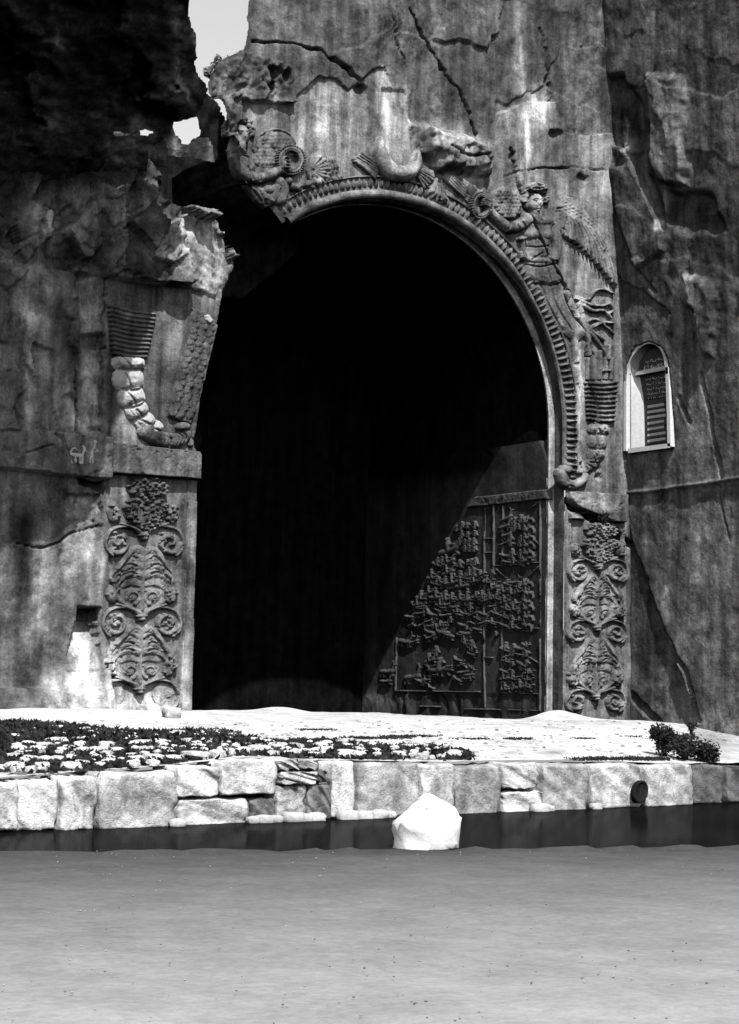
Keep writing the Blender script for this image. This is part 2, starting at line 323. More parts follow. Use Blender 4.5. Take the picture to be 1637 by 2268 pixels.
cx, cz = (X[:-1, :-1]+X[1:, 1:])/2, (Z[:-1, :-1]+Z[1:, 1:])/2; cpx, cpy = proj(cx, 0*cx, cz)
hole_c = inpoly(cx, cz, HOLE)
right_lim = cpx < 1396
keep = (~hole_c) & ((cpx < 1400) | (cpy < 300))
vin = inpoly(X, Z, HOLE)
i, j = np.where(vin); near = np.zeros(X.shape, bool)
kv = np.zeros(X.shape, bool)
for a in (0, 1):
    for b in (0, 1): kv[a:X.shape[0]-1+a, b:X.shape[1]-1+b] |= keep
i, j = np.where(vin & kv)
P0 = HOLE; best = np.full(len(i), 1e9); bx = X[i, j].copy(); bz = Z[i, j].copy(); ox, oz = bx.copy(), bz.copy()
for k in range(len(P0)):
    a, b = P0[k], P0[(k+1) % len(P0)]; d, t = segd(ox, oz, a, b); n = d < best
    best = np.where(n, d, best); bx = np.where(n, a[0]+t*(b[0]-a[0]), bx); bz = np.where(n, a[1]+t*(b[1]-a[1]), bz)
X[i, j], Z[i, j] = bx, bz
monu = inpoly(cpx, cpy, [(455, 180)]+CARV[:20]+[(1394, 1640), (1200, 1640), (1200, 800), (800, 440), (560, 480)]) | inpoly(cpx, cpy, FRAG) | ((cpx > 222) & (cpx < 460) & (cpy > 978))
V = np.stack([X, Y, Z], -1).reshape(-1, 3); TF = TN.ravel(); nx, nz = X.shape

ARCH = empty('rock_cut_arch', (0, 0, 0), label='tall rock-cut arch with carved angels, leafy pilasters and a black vault in a cliff', category='arch')
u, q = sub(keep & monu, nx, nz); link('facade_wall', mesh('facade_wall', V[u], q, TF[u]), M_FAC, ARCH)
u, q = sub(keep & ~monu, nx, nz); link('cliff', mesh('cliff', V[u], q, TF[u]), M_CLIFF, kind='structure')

# inner faces of the break (crevice sides, left jamb) running back into the rock
def rim3(P2, y): return np.stack([P2[:, 0], np.full(len(P2), y), P2[:, 1]], -1)
def back_faces(P2, depth, n=8, s=0):
    rows = [rim3(P2, .0)]
    for k in range(1, n+1):
        r = rim3(P2, depth*k/n); r[:, 0] += (fbm(P2[:, 0]*2+k*.7, P2[:, 1]*2, s)-.5)*.3; r[:, 2] += (fbm(P2[:, 0]*2, P2[:, 1]*2+k*.7, s+2)-.5)*.3; rows.append(r)
    return joined([strip(a, b) for a, b in zip(rows[:-1], rows[1:])])
CU, CL, LE = facpx(rag(CREV_UP, 47)), facpx(rag(CREV_LOW[:11], 43)), facpx(rag(LEFT_EDGE, 41, 1.2))
CU = CU[5*4:]; CL = CL[:7*4]
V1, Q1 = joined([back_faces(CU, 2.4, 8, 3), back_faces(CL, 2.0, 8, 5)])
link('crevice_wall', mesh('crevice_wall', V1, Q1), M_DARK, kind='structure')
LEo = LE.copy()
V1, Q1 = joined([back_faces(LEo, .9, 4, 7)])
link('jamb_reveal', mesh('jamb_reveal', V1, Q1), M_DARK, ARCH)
# dark rock behind the crevice, with the gap that shows sky
SKYGAP = [(384, 269), (400, 266), (433, 261), (432, 274), (438, 290), (437, 304), (428, 306), (420, 318), (402, 319), (394, 304), (384, 296)]
SLIVER = [(247, 296), (262, 291), (288, 296), (305, 290), (322, 287), (343, 292), (322, 300), (290, 299), (262, 300)]
def px_sheet(name, poly, yfun, mat, tonef=None, holes=(), step=4.0, disp=.12, parent=None, sd=0, **props):
    poly = np.asarray(poly, float); gx = np.arange(poly[:, 0].min(), poly[:, 0].max()+step, step); gy = np.arange(poly[:, 1].min(), poly[:, 1].max()+step, step)
    A, B = np.meshgrid(gx, gy, indexing='ij'); ca, cb = (A[:-1, :-1]+A[1:, 1:])/2, (B[:-1, :-1]+B[1:, 1:])/2
    rings = [poly]+[np.asarray(h, float) for h in holes]
    k = inpoly(ca, cb, poly)
    for h in holes: k &= ~inpoly(ca, cb, h)
    kv = np.zeros(A.shape, bool)
    for a in (0, 1):
        for b in (0, 1): kv[a:A.shape[0]-1+a, b:A.shape[1]-1+b] |= k
    out = ~inpoly(A, B, poly)
    for h in holes: out |= inpoly(A, B, h)
    i, j = np.where(out & kv); ox, oy = A[i, j], B[i, j]; best = np.full(len(i), 1e9); bx, by = ox.copy(), oy.copy()
    for R in rings:
        for m in range(len(R)):
            a, b = R[m], R[(m+1) % len(R)]; d, t = segd(ox, oy, a, b); n = d < best
            best = np.where(n, d, best); bx = np.where(n, a[0]+t*(b[0]-a[0]), bx); by = np.where(n, a[1]+t*(b[1]-a[1]), by)
    A[i, j], B[i, j] = bx, by
    y = yfun(A, B); d = rays(A, B); t = (y-CAM[1])/d[1]
    V = np.stack([CAM[0]+d[0]*t, CAM[1]+d[1]*t, CAM[2]+d[2]*t], -1).reshape(-1, 3)
    V[:, 1] += ((fbm(V[:, 0]*2.5, V[:, 2]*2.5, sd)-.5)*disp)
    u, q = sub(k, *A.shape); tn = None if tonef is None else tonef(A, B).ravel()[u]
    return link(name, mesh(name, V[u], q, tn), mat, parent, **props)
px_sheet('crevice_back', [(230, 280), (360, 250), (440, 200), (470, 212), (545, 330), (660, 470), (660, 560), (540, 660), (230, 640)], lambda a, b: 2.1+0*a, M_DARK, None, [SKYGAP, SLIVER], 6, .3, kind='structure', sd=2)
# overhanging left cliff, leaning out over the ruined corner
OVER = [(-260, -260), (412, -260), (421, 20), (424, 45), (428, 62), (434, 72), (437, 90), (433, 112), (438, 128), (431, 138), (434, 152), (440, 166), (452, 180), (459, 196), (455, 215), (446, 240), (434, 259), (410, 266), (385, 272), (380, 296), (362, 312), (330, 330), (325, 400), (240, 430), (120, 470), (-260, 480)]
def over_y(a, b):
    r1, r2, r3, r4, dx, dy, e = facets(a*.8+(fbm(a*.01, b*.01, 3)-.5)*120, b*.5+(fbm(a*.01, b*.01, 6)-.5)*120, 120, 5)
    h = np.clip((430-b)*.0094, -.3, 9)-.15
    return -(h*1.0)-.34*(r1-.5)+dx*.0015*(r2-.5)+dy*.0012*(r3-.5)+(fbm(a*.008, b*.012, 9)-.5)*.5+(fbm(a*.05, b*.05, 10)-.5)*.06
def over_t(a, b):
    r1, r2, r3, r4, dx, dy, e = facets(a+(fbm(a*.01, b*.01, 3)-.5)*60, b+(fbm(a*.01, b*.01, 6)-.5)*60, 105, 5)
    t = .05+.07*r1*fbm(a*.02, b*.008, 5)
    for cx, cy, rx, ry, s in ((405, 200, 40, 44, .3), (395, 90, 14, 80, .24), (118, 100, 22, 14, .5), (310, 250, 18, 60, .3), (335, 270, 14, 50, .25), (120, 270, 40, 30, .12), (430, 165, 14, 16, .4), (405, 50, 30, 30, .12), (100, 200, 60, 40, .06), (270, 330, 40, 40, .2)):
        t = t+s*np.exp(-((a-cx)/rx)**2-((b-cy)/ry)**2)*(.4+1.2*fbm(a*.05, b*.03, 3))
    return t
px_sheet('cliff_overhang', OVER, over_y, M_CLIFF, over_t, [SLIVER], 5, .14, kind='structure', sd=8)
px_sheet('wedged_rock', [(364, 302), (384, 296), (396, 306), (402, 319), (420, 318), (429, 306), (440, 304), (462, 302), (470, 318), (478, 360), (440, 352), (400, 348), (374, 344)], lambda a, b: -.25+.003*(b-300)+0*a, M_CLIFF,
         lambda a, b: .05+.3*np.exp(-((a-392)/9)**2)*(.5+fbm(a*.1, b*.04, 2))+.2*np.exp(-((a-468)/6)**2)+.05*fbm(a*.1, b*.1, 3), [], 4, .12, sd=12, kind='structure')

# ------------------------------------------------------------------ carved relief: a height drawn on the rock plane, meshed as its own solid-looking piece
class Relief:
    def __init__(s, tf=Z1, plane='y', base=-.02, pos=-.05, gain=1.0): s.tf, s.plane, s.base, s.pos, s.S, s.gain = tf, plane, base, pos, [], gain
    def tube(s, P, r, h, r2=None, curve=True, pw=.5): s.S.append(('t', smooth(T(s.tf, P)) if curve else T(s.tf, P), r*s.tf[2], (r if r2 is None else r2)*s.tf[2], h, pw)); return s
    def blob(s, c, rx, ry, h, rot=0, pw=.5): s.S.append(('b', T(s.tf, [c]), rx*s.tf[2], ry*s.tf[2], h, math.radians(rot), pw)); return s
    def poly(s, P, h, bev=10, curve=False): s.S.append(('p', smooth(T(s.tf, P+[P[0]]))[:-1] if curve else T(s.tf, P), bev*s.tf[2], h)); return s
    def cut(s, P, r, dep, curve=True): s.S.append(('c', smooth(T(s.tf, P)) if curve else T(s.tf, P), r*s.tf[2], dep)); return s
    def pit(s, c, rx, ry, dep): s.S.append(('i', T(s.tf, [c]), rx*s.tf[2], ry*s.tf[2], dep)); return s
    def build(s, name, parent, mat, res=.012, tone=1.05, tadd=.004, wear=.03, **props):
        al = np.vstack([e[1] for e in s.S if e[0] in 'tbp']); m = max([max(e[2], e[3]) if e[0] in 'tb' else 2 for e in s.S if e[0] in 'tbp'])+3
        lo, hi = al.min(0)-m, al.max(0)+m
        ax = 1 if s.plane == 'y' else 0; off = s.pos if s.plane == 'y' else RX+s.pos
        c = [at(px, py, ax, off) for px in (lo[0], hi[0]) for py in (lo[1], hi[1])]
        ua = [k[1-ax] for k in c]; za = [k[2] for k in c]
        g1 = np.arange(min(ua), max(ua), res); g2 = np.arange(min(za), max(za), res)
        U, W = np.meshgrid(g1, g2, indexing='ij'); k0 = off+0*U
        PX, PY = proj(U, k0, W) if s.plane == 'y' else proj(k0, U, W)
        H = np.zeros(U.shape)
        for e in s.S:
            P = e[1]; R = max(e[2], e[3]) if e[0] in 'tbi' else e[2]+2
            w = np.s_[:, :] if False else (PX > P[:, 0].min()-R-1) & (PX < P[:, 0].max()+R+1) & (PY > P[:, 1].min()-R-1) & (PY < P[:, 1].max()+R+1)
            if not w.any(): continue
            a, b = PX[w], PY[w]; h = H[w]
            if e[0] == 't':
                d, t = lined(a, b, P); r = e[2]+(e[3]-e[2])*t; h = np.maximum(h, e[4]*np.clip(1-(d/r)**2, 0, 1)**e[5])
            elif e[0] == 'b':
                ca, sa = math.cos(e[5]), math.sin(e[5]); dx, dy = a-P[0, 0], b-P[0, 1]
                h = np.maximum(h, e[4]*np.clip(1-((dx*ca+dy*sa)/e[2])**2-((-dx*sa+dy*ca)/e[3])**2, 0, 1)**e[6])
            elif e[0] == 'p':
                d, t = lined(a, b, P, True); h = np.maximum(h, np.where(inpoly(a, b, P), e[3]*np.clip(d/e[2], 0, 1)**.6, 0))
            elif e[0] == 'c':
                d, t = lined(a, b, P); h = np.where(h > 0, np.maximum(h-e[3]*np.clip(1-(d/e[2])**2, 0, 1), .004), h); h = np.where((e[3] > .13) & (d < e[2]*.7), 0, h)
            elif e[0] == 'i':
                dx, dy = (a-P[0, 0])/e[2], (b-P[0, 1])/e[3]; h = np.where(h > 0, np.maximum(h-e[4]*np.clip(1-dx*dx-dy*dy, 0, 1), .004), h)
            H[w] = h
        on = H > .003; H = H*s.gain; H = np.where(on, np.maximum(H-wear*(fbm(U*7, W*7, 3)+1.2*sstep(.6, .75, fbm(U*4, W*4, 13)))*np.clip(H/.04, 0, 1), .002)+(fbm(U*22, W*22, 6)-.5)*.014, -.06)
        if isinstance(s.base, str): s.base = depth_fac(PX, PY, U, W)+.006
        tn = np.clip(tone_fac(PX, PY, U, W)*tone+tadd, .02, .8) if s.plane == 'y' else np.full(U.shape, tone)
        k = on[:-1, :-1] | on[1:, :-1] | on[1:, 1:] | on[:-1, 1:]
        V = (np.stack([U, s.base-H, W], -1) if s.plane == 'y' else np.stack([RX+s.base-H, U, W], -1)).reshape(-1, 3)
        u, q = sub(k, *U.shape)
        if s.plane != 'y': q = q[:, ::-1]
        return link(name, mesh(name, V[u], q, tn.ravel()[u]), mat, parent, **props)

# --- imposts (projecting blocks over the pilasters)
def impost(poly, h):
    R = Relief(Z1, base=.0); R.poly(poly, h, 2.2)
    rr = random.Random(int(poly[0][0]))
    R.cut([(1225, 1060), (1262, 1120), (1300, 1142), (1345, 1160), (1395, 1205)], 11, .2)
    for _ in range(14): R.pit((rr.uniform(poly[0][0], poly[1][0]), rr.uniform(poly[0][1]+6, poly[2][1])), rr.uniform(2, 7), rr.uniform(2, 5), rr.uniform(.01, .035))
    return R.build('impost_block', ARCH, M_CARVE, tone=1.0, tadd=.01)
impost([(241, 979), (437, 1000), (441, 1008), (440, 1064), (421, 1062), (241, 1050)], .2)
impost([(1262, 1087), (1389, 1094), (1387, 1158), (1262, 1150)], .13)
# --- pilasters of scrolling acanthus
def leaf_piece(parent, c0, top, bot, hw, tone, side_worn=0):
    R = Relief((0, 0, 1), gain=.82); L = bot-top
    def p(u, v): return (c0[0]+(c0[1]-c0[0])*v+u*hw, top+v*L)
    q = random.Random(int(top*7)); jit = lambda a: a*q.uniform(.9, 1.1)
    prof = [(.08, 0), (.42, .03), (.60, .10), (.66, .19), (.86, .28), (.98, .42), (1.02, .56), (.92, .70), (.68, .84), (.36, .94), (0, 1.0)]
    R.poly([p(a, v) for a, v in prof]+[p(-a, v) for a, v in prof[::-1][1:]], .055, hw*.4, True)
    for s in (-1, 1):
        def sweep(v0, ex, a=0.0): return [p(s*(.05+a), v0+.045), p(s*(ex*.36+a*.5), v0+.015), p(s*ex*.74, v0+.07), p(s*ex, v0+.20), p(s*ex*.97, v0+.27)]
        for v0, ex, r in ((-.02, .64, .22), (.09, .84, .22), (.21, 1.0, .23), (.34, 1.04, .20)):
            ex = jit(ex); R.tube(sweep(v0, ex), hw*r, .095+.05*v0, hw*r*.5); R.blob(p(s*ex*.97, v0+.27), hw*.15, L*.035, .12)
        R.tube([p(s*.99, .52), p(s*.92, .70), p(s*.62, .85), p(s*.04, .985)], hw*.10, .10)
        R.blob(p(s*.36, .74), hw*.33, L*.115, .09, 0, .7)
        sp = [p(s*(.37+.27*(1-a/11)*math.cos(1.9+a*.8)), .735+(hw/L)*.27*(1-a/11)*math.sin(1.9+a*.8)) for a in range(10)]
        R.tube(sp, hw*.085, .11, hw*.05)
        R.cut([p(s*.12, .66), p(s*.14, .74), p(s*.2, .81)], hw*.07, .05); R.pit(p(s*.42, .765), hw*.06, L*.016, .03)
        for v0, ex in ((.08, .76), (.20, .96), (.325, 1.04)): R.cut(sweep(v0, jit(ex), .22), hw*.05, .07)
        R.cut([p(s*.06, .60), p(s*.4, .575), p(s*.74, .64), p(s*.80, .74)], hw*.07, .09)
        for k in range(26): R.cut(sweep(-.03+k*.0165, .56+.019*k, q.uniform(.04, .3))[:q.choice((3, 4, 5))], hw*.02, .016)
        for k in range(7): R.cut([p(s*(.2+.09*k), .92-.055*k), p(s*(.3+.09*k), .86-.05*k)], hw*.025, .03)
    R.tube([p(0, 0), p(0, .5), p(0, .62), p(0, .93)], hw*.03, .11, hw*.10, False)
    return R.build('acanthus_leaf', parent, M_CARVE, .0105, tone)
def scroll_piece(parent, n, s, k, tone, worn=False):              # n = node, s = side, k = px per design unit
    R = Relief((n[0], n[1], k), gain=.82); f = lambda L: [(s*a, b) for a, b in L]
    R.tube(f([(4, 20), (45, -25), (105, -55), (175, -55), (245, -25), (278, 45), (268, 110), (232, 150)]), 15, .12, 13)
    R.blob((s*185, 50), 84, 92, .05)
    if not worn:
        q = random.Random(int(n[1]*3+s*n[0])); a0 = q.uniform(.2, .9); tn_ = q.uniform(1.3, 1.9)
        sp = [(185+(86*(1-t))*math.cos(a0+t*tn_*6.28), 55+(86*(1-t))*math.sin(a0+t*tn_*6.28)) for t in np.linspace(0, .88, 14)]
        R.tube(f(sp), 23, .115, 15)
        for _ in range(5): R.blob((s*(175+q.uniform(-62, 50)), 50+q.uniform(-62, 62)), q.uniform(16, 36), q.uniform(14, 32), q.uniform(.09, .14), q.uniform(0, 180), .7)
        for _ in range(9):
            x_, y_, a = 180+q.uniform(-60, 55), 50+q.uniform(-60, 60), q.uniform(0, 6.3); R.cut(f([(x_, y_), (x_+24*math.cos(a), y_+24*math.sin(a)), (x_+40*math.cos(a+.5), y_+40*math.sin(a+.5))]), q.uniform(4, 8), .05)
    return R.build('scroll', parent, M_CARVE, .0105, tone)
def pilaster(parent_tone, axis, nodes, half, lines, k, worn, name_lab):
    # the sunk panel with its two fillets is the pilaster's own mesh
    R = Relief(Z1, base=.01)
    for L in lines: R.tube(L, 2.4, .055, curve=False, pw=.3)
    po = R.build('pilaster', ARCH, M_CARVE, .012, parent_tone); po['label'] = name_lab
    for i in range(len(nodes)):
        n = (axis(nodes[i]), nodes[i])
        K = Relief((n[0], n[1], k)); K.blob((0, 5), 46, 20, .15); K.blob((0, 28), 26, 22, .16)
        for s in (-1, 1): K.tube([(s*6, -6), (s*50, -34), (s*110, -58), (s*170, -78)], 13, .11)
        K.build('knot', po, M_CARVE, .0105, parent_tone)
        for s in (-1, 1): scroll_piece(po, n, s, k, parent_tone, (i == 2 and worn))
        for s in (-1, 1):
            F = Relief((n[0], n[1], k)); rr = random.Random(i*2+s+int(n[0]))
            F.blob((s*215, -150), 48, 70, .11, s*12)
            for _ in range(9): F.blob((s*(215+rr.uniform(-38, 38)), -150+rr.uniform(-60, 50)), rr.uniform(12, 24), rr.uniform(12, 26), rr.uniform(.1, .15))
            for _ in range(5): F.pit((s*(215+rr.uniform(-38, 38)), -150+rr.uniform(-60, 50)), 9, 11, .07)
            F.build('flower', po, M_CARVE, .0105, parent_tone)
    for i in range(len(nodes)-1):
        H = nodes[i+1]-nodes[i]; leaf_piece(po, (axis(nodes[i]), axis(nodes[i+1])), nodes[i]+H*.2, nodes[i+1]-3*k*3.2, half, parent_tone)
    # the bouquet on top
    n = (axis(nodes[0]), nodes[0]); B = Relief((n[0], n[1], k)); rr = random.Random(9)
    body = [(-155, -200), (-110, -250), (0, -270), (130, -245), (190, -190), (160, -120), (80, -60), (10, -14), (-60, -70), (-120, -130)]
    crown = [(-125, -330), (-80, -385), (10, -410), (110, -395), (180, -345), (160, -290), (30, -275), (-90, -270)]
    for P, n_ in ((body, 90), (crown, 46)):
        B.poly(P, .09, 40); A_ = np.array(P)
        for _ in range(n_*3):
            x, y = rr.uniform(A_[:, 0].min(), A_[:, 0].max()), rr.uniform(A_[:, 1].min(), A_[:, 1].max())
            if inpoly(np.array([x]), np.array([y]), P)[0]:
                if rr.random() < .6: B.blob((x, y), rr.uniform(10, 22), rr.uniform(10, 22), rr.uniform(.1, .17))
                else: B.pit((x, y), rr.uniform(6, 13), rr.uniform(6, 13), .07)
    B.build('palmette', po, M_CARVE, .0105, parent_tone*.8)
    return po
pilaster(1.1, lambda y: 319+(y-1184)*-.031, [1184, 1363, 1524], 62, [[(420, 1066), (404, 1580)], [(236, 1064), (221, 1580)]], .308, True, 'wide leafy pilaster left of the arch, well preserved')
pilaster(1.05, lambda y: 1325+(y-1253)*-.02, [1253, 1388, 1541], 45, [[(1266, 1160), (1260, 1598)], [(1386, 1165), (1381, 1598)]], .232, False, 'narrow worn pilaster right of the arch under a crack')

# --- archivolt: roll, cove with leaves, crest
def taper(a): return .30+.70*sstep(.45, 1.15, np.asarray(a, float))
def sweep_arc(a0, a1, prof, n=150, r0=0):
    a = np.radians(np.linspace(a0, a1, n)); rows = []
    for r, y in prof:
        f = taper(a) if r < ARC_R+.12 else 1.0
        q_ = arcpt(a, ARC_R+(r-ARC_R)*f); rows.append(np.stack([q_[0], y*f+0*a, q_[1]], -1))
    for rw in rows:
        w = fbm(a*14, rw[:, 1]*3+rw[0, 0], 4)-.5; rw[:, 1] += w*.03
    return joined([strip(p, q_) for p, q_ in zip(rows[:-1], rows[1:])])
A0, A1 = -16.3, a_start-1.5
tor = [(ARC_R-.01+.085*math.cos(t), .0-.11*math.sin(t)) for t in np.linspace(math.pi, 0, 10)]
prof = [(ARC_R-.12, .10)]+tor+[(ARC_R+.10, .06), (ARC_R+.13, .08), (ARC_R+.22, .05), (ARC_R+.285, .05), (ARC_R+.29, -.04), (ARC_R+.305, -.055), (ARC_R+.32, -.04), (ARC_R+.325, .05)]
V1, Q1 = sweep_arc(A0, A1, prof); pxs, pys = proj(V1[:, 0], V1[:, 1], V1[:, 2])
ARV = link('archivolt', mesh('archivolt', V1, Q1, tone_fac(pxs, pys, V1[:, 0], V1[:, 2])), M_CARVE, ARCH)
def leaf_scale_mesh():
    n, m = 7, 7; V = []; Q = []
    for i_ in range(n):
        for j_ in range(m):
            v = i_/(n-1); u_ = j_/(m-1)*2-1; w = .5*min(v/.22+.25, 1)*(1-.92*max(0, (v-.4)/.6)**1.4)
            V.append((u_*w, -(.55*(1-abs(u_))*math.sin(math.pi*min(.12+v*.95, 1))+.25*v*(1-u_*u_)), v))
    for i_ in range(n-1):
        for j_ in range(m-1): a = i_*m+j_; Q.append((a, a+1, a+m+1, a+m))
    return mesh('leaf', V, Q, np.full(len(V), .16))
LM = leaf_scale_mesh(); LM.materials.append(M_CARVE)
na = int(math.radians(A1-A0)*(ARC_R+.17)/.122)
for k in range(na):
    a = math.radians(A0+(A1-A0)*(k+.5)/na)
    for rr_, sc in ((ARC_R+.085, .18),):
        o = bpy.data.objects.new('leaf', LM); COL.objects.link(o); o.parent = ARV
        f = float(taper(a)); q_ = arcpt(a, ARC_R+.10*f); o.location = (float(q_[0]), -.005+.02*f, float(q_[1]))
        o.rotation_euler = (0, math.pi/2-max(a, 0)+random.uniform(-.08, .08), 0); o.scale = (.118, (.24-.09*f)*random.uniform(.7, 1.2), .285-.09*f)
# the arch rim set back inside the opening, and the vault behind it
RI = 3.70; RX = 3.765; DEP = 6.475
def prof_in(r, xr, n=60):
    a = np.radians(np.linspace(-math.degrees(math.asin(min(1, (5.47-4.35)/r))), 180+17, n))
    q_ = arcpt(a, r); P = np.stack([np.where(a > math.pi, np.maximum(q_[0], -xr-.05), q_[0]), q_[1]], -1)
    return np.vstack([[(xr, -.2), (xr, 4.2)], P[1:-1], [(-xr+.05, 4.2), (-xr+.05, -.2)]])
outer, inner = prof_in(ARC_R, 3.905), prof_in(RI+.02, RX+.001)
nR = 46                                            # as far as the break on the left
Vr, Qr = joined([strip(rim3(outer, .0), rim3(outer, .3)), strip(rim3(outer, .3), rim3(inner, .30)), strip(rim3(inner, .30), rim3(inner, .34))])
def cutleft(V, Q):                                 # the rim is broken away where the crevice opens
    c = V[Q].mean(1); px, py = proj(c[:, 0], c[:, 1], c[:, 2]); return Q[(px > 650)]
Qr = cutleft(Vr, Qr); pxs, pys = proj(Vr[:, 0], Vr[:, 1], Vr[:, 2])
tr_ = np.full(len(Vr), .10); nO = len(outer); tr_[2*nO:4*nO] = .42; tr_[4*nO:] = .1  # sunlit front strip and shaded reveals put into the tone
link('arch_rim', mesh('arch_rim', Vr, Qr, tr_, False), M_FAC, ARCH)
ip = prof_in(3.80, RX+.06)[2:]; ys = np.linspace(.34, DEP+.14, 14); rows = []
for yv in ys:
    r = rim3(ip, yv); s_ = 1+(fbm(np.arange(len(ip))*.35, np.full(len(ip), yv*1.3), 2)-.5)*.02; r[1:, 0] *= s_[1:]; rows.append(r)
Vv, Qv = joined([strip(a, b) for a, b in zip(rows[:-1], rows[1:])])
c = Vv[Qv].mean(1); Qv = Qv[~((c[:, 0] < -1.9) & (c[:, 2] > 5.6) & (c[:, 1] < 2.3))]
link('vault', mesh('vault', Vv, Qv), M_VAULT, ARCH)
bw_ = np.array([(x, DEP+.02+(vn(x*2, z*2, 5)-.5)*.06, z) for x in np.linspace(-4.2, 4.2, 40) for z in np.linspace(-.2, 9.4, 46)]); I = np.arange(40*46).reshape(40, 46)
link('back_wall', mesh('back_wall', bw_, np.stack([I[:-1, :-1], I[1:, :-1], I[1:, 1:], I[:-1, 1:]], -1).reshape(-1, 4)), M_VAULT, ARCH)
# right inner wall with the hunting relief
yy = np.arange(.34, DEP+.03, .04); zz = np.arange(-.2, 5.32, .04); U, W = np.meshgrid(yy, zz, indexing='ij')
px_, py_ = proj(RX+0*U, U, W); dep = (fbm(U*3, W*3, 3)-.5)*.03
low = py_ > 1540; dep = np.where(low, (fbm(U*3, W*1.5, 5)-.5)*.12, dep)
for P in ([(1180, 930), (1205, 985), (1222, 1035)], [(1005, 950), (1085, 1010)], [(893, 1520), (895, 1600)], [(975, 1540), (988, 1568)], [(1005, 1535), (1012, 1570)]):
    d, t = lined(px_, py_, P); dep = dep+.08*np.clip(1-(d/4)**2, 0, 1)
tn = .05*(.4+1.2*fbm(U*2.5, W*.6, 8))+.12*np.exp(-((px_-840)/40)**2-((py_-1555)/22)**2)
tn = tn*(1-.45*sstep(2.6, 5.6, U)*sstep(.6, 2.0, W))*(1-.85*sstep(4.35, 5.1, W+.5*(fbm(U*2, W*2, 44)-.5))*sstep(1.0, 2.6, U))     # vault shade painted into the wall tone towards back and top
I = np.arange(U.size).reshape(U.shape)
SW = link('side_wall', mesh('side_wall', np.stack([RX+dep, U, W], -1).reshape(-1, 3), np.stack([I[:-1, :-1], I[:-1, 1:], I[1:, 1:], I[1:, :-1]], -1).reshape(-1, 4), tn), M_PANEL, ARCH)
# frame lines of the hunting panel
def rule(P, r, h, nm='border'): return Relief(ZW, 'x', 0.0, 0).tube(P, r, h, curve=False, pw=.35).build(nm, SW, M_PANEL, .014, .10)
Relief(ZW, 'x', 0.0, 0).poly([(1418, 157), (880, 215), (820, 298), (1350, 240), (1416, 235)], .06, 6).build('moulding', SW, M_PANEL, .014, .09)
for P in ([(1352, 240), (1350, 1760)], [(1083, 285), (1080, 705)], [(950, 300), (946, 1400), (955, 1735)], [(1016, 272), (1016, 900)], [(1020, 716), (1345, 690)], [(1072, 1172), (1340, 1164)],
          [(316, 1232), (308, 1610)], [(308, 1615), (915, 1622)], [(1076, 940), (1076, 1610)], [(480, 1726), (620, 1730)], [(810, 1745), (1345, 1758)], [(1200, 1634), (1345, 1636)], [(946, 1372), (1010, 1376)], [(950, 518), (1014, 516)], [(950, 620), (1014, 617)], [(1300, 520), (1350, 560)], [(1035, 735), (1100, 800)], [(1340, 720), (1270, 790)], [(1270, 1370), (1350, 1420)], [(1300, 290), (1350, 250)]):
    rule(P, 6, .05)
# small carved figures: one mesh per kind, copied over the panel
def figure(kind):
    R = Relief((1000, 1300, .3), 'x', 0.0, 0)
    if kind == 'person': R.blob((0, -22), 10, 11, .07).tube([(0, -12), (0, 22)], 15, .06, 12).tube([(-10, -8), (-22, 8), (-8, 12)], 5, .06).tube([(8, -8), (20, 6)], 5, .05).cut([(0, 4), (0, 24)], 3, .03)
    if kind == 'deer': R.tube([(-26, 0), (0, 2), (26, -2)], 12, .065).tube([(24, -4), (34, -20), (38, -28)], 7, .06).blob((42, -30), 9, 5, .06).tube([(-22, 6), (-34, 24)], 4, .05).tube([(-16, 8), (-14, 24)], 4, .05).tube([(20, 6), (32, 20)], 4, .05).tube([(14, 6), (16, 24)], 4, .05).tube([(36, -34), (30, -48)], 3, .04)
    if kind == 'rider': R.tube([(-28, 8), (0, 10), (28, 4)], 14, .065).tube([(26, 2), (38, -18)], 8, .06).blob((44, -20), 10, 6, .06).tube([(-22, 14), (-32, 34)], 5, .05).tube([(22, 12), (34, 30)], 5, .05).tube([(-12, 16), (-10, 34)], 5, .05).tube([(0, 6), (-2, -22)], 10, .075).blob((-2, -34), 9, 10, .08).tube([(2, -14), (22, -10)], 5, .07).tube([(-30, 4), (-42, 16)], 4, .05)
    if kind == 'elephant': R.blob((0, 0), 32, 22, .08).blob((30, -8), 15, 16, .085).tube([(40, -4), (46, 14), (42, 28)], 6, .06).tube([(-20, 12), (-20, 34)], 8, .06).tube([(14, 12), (14, 34)], 8, .06).tube([(-4, -18), (-6, -36)], 9, .08).blob((-6, -44), 8, 8, .08).tube([(14, -20), (14, -34)], 6, .07).blob((14, -40), 7, 7, .07)
    o = R.build(kind+'_carving', SW, M_PANEL, .009, .085, wear=.012)
    c = at(1000, 1300, 0, RX); v = np.empty(len(o.data.vertices)*3, np.float32); o.data.vertices.foreach_get('co', v); v = v.reshape(-1, 3)-np.array(c); o.data.vertices.foreach_set('co', v.ravel()); o.data.update()
    return o
FIG = {k: figure(k) for k in ('person', 'deer', 'rider', 'elephant')}; used = set()
def fig(kind, u_, v_, s, flip=False):
    p = T(ZW, [(u_, v_)])[0]; c = at(p[0], p[1], 0, RX)
    o = FIG[kind]
    if kind in used: o = o.copy(); COL.objects.link(o); o.parent = SW
    used.add(kind); o.location = c; f = 4000/3900*s; o.scale = (1, -f if flip else f, f); o.rotation_euler = (random.uniform(-.3, .3), 0, 0); o.scale.z *= random.uniform(.8, 1.2)
rr = random.Random(3)
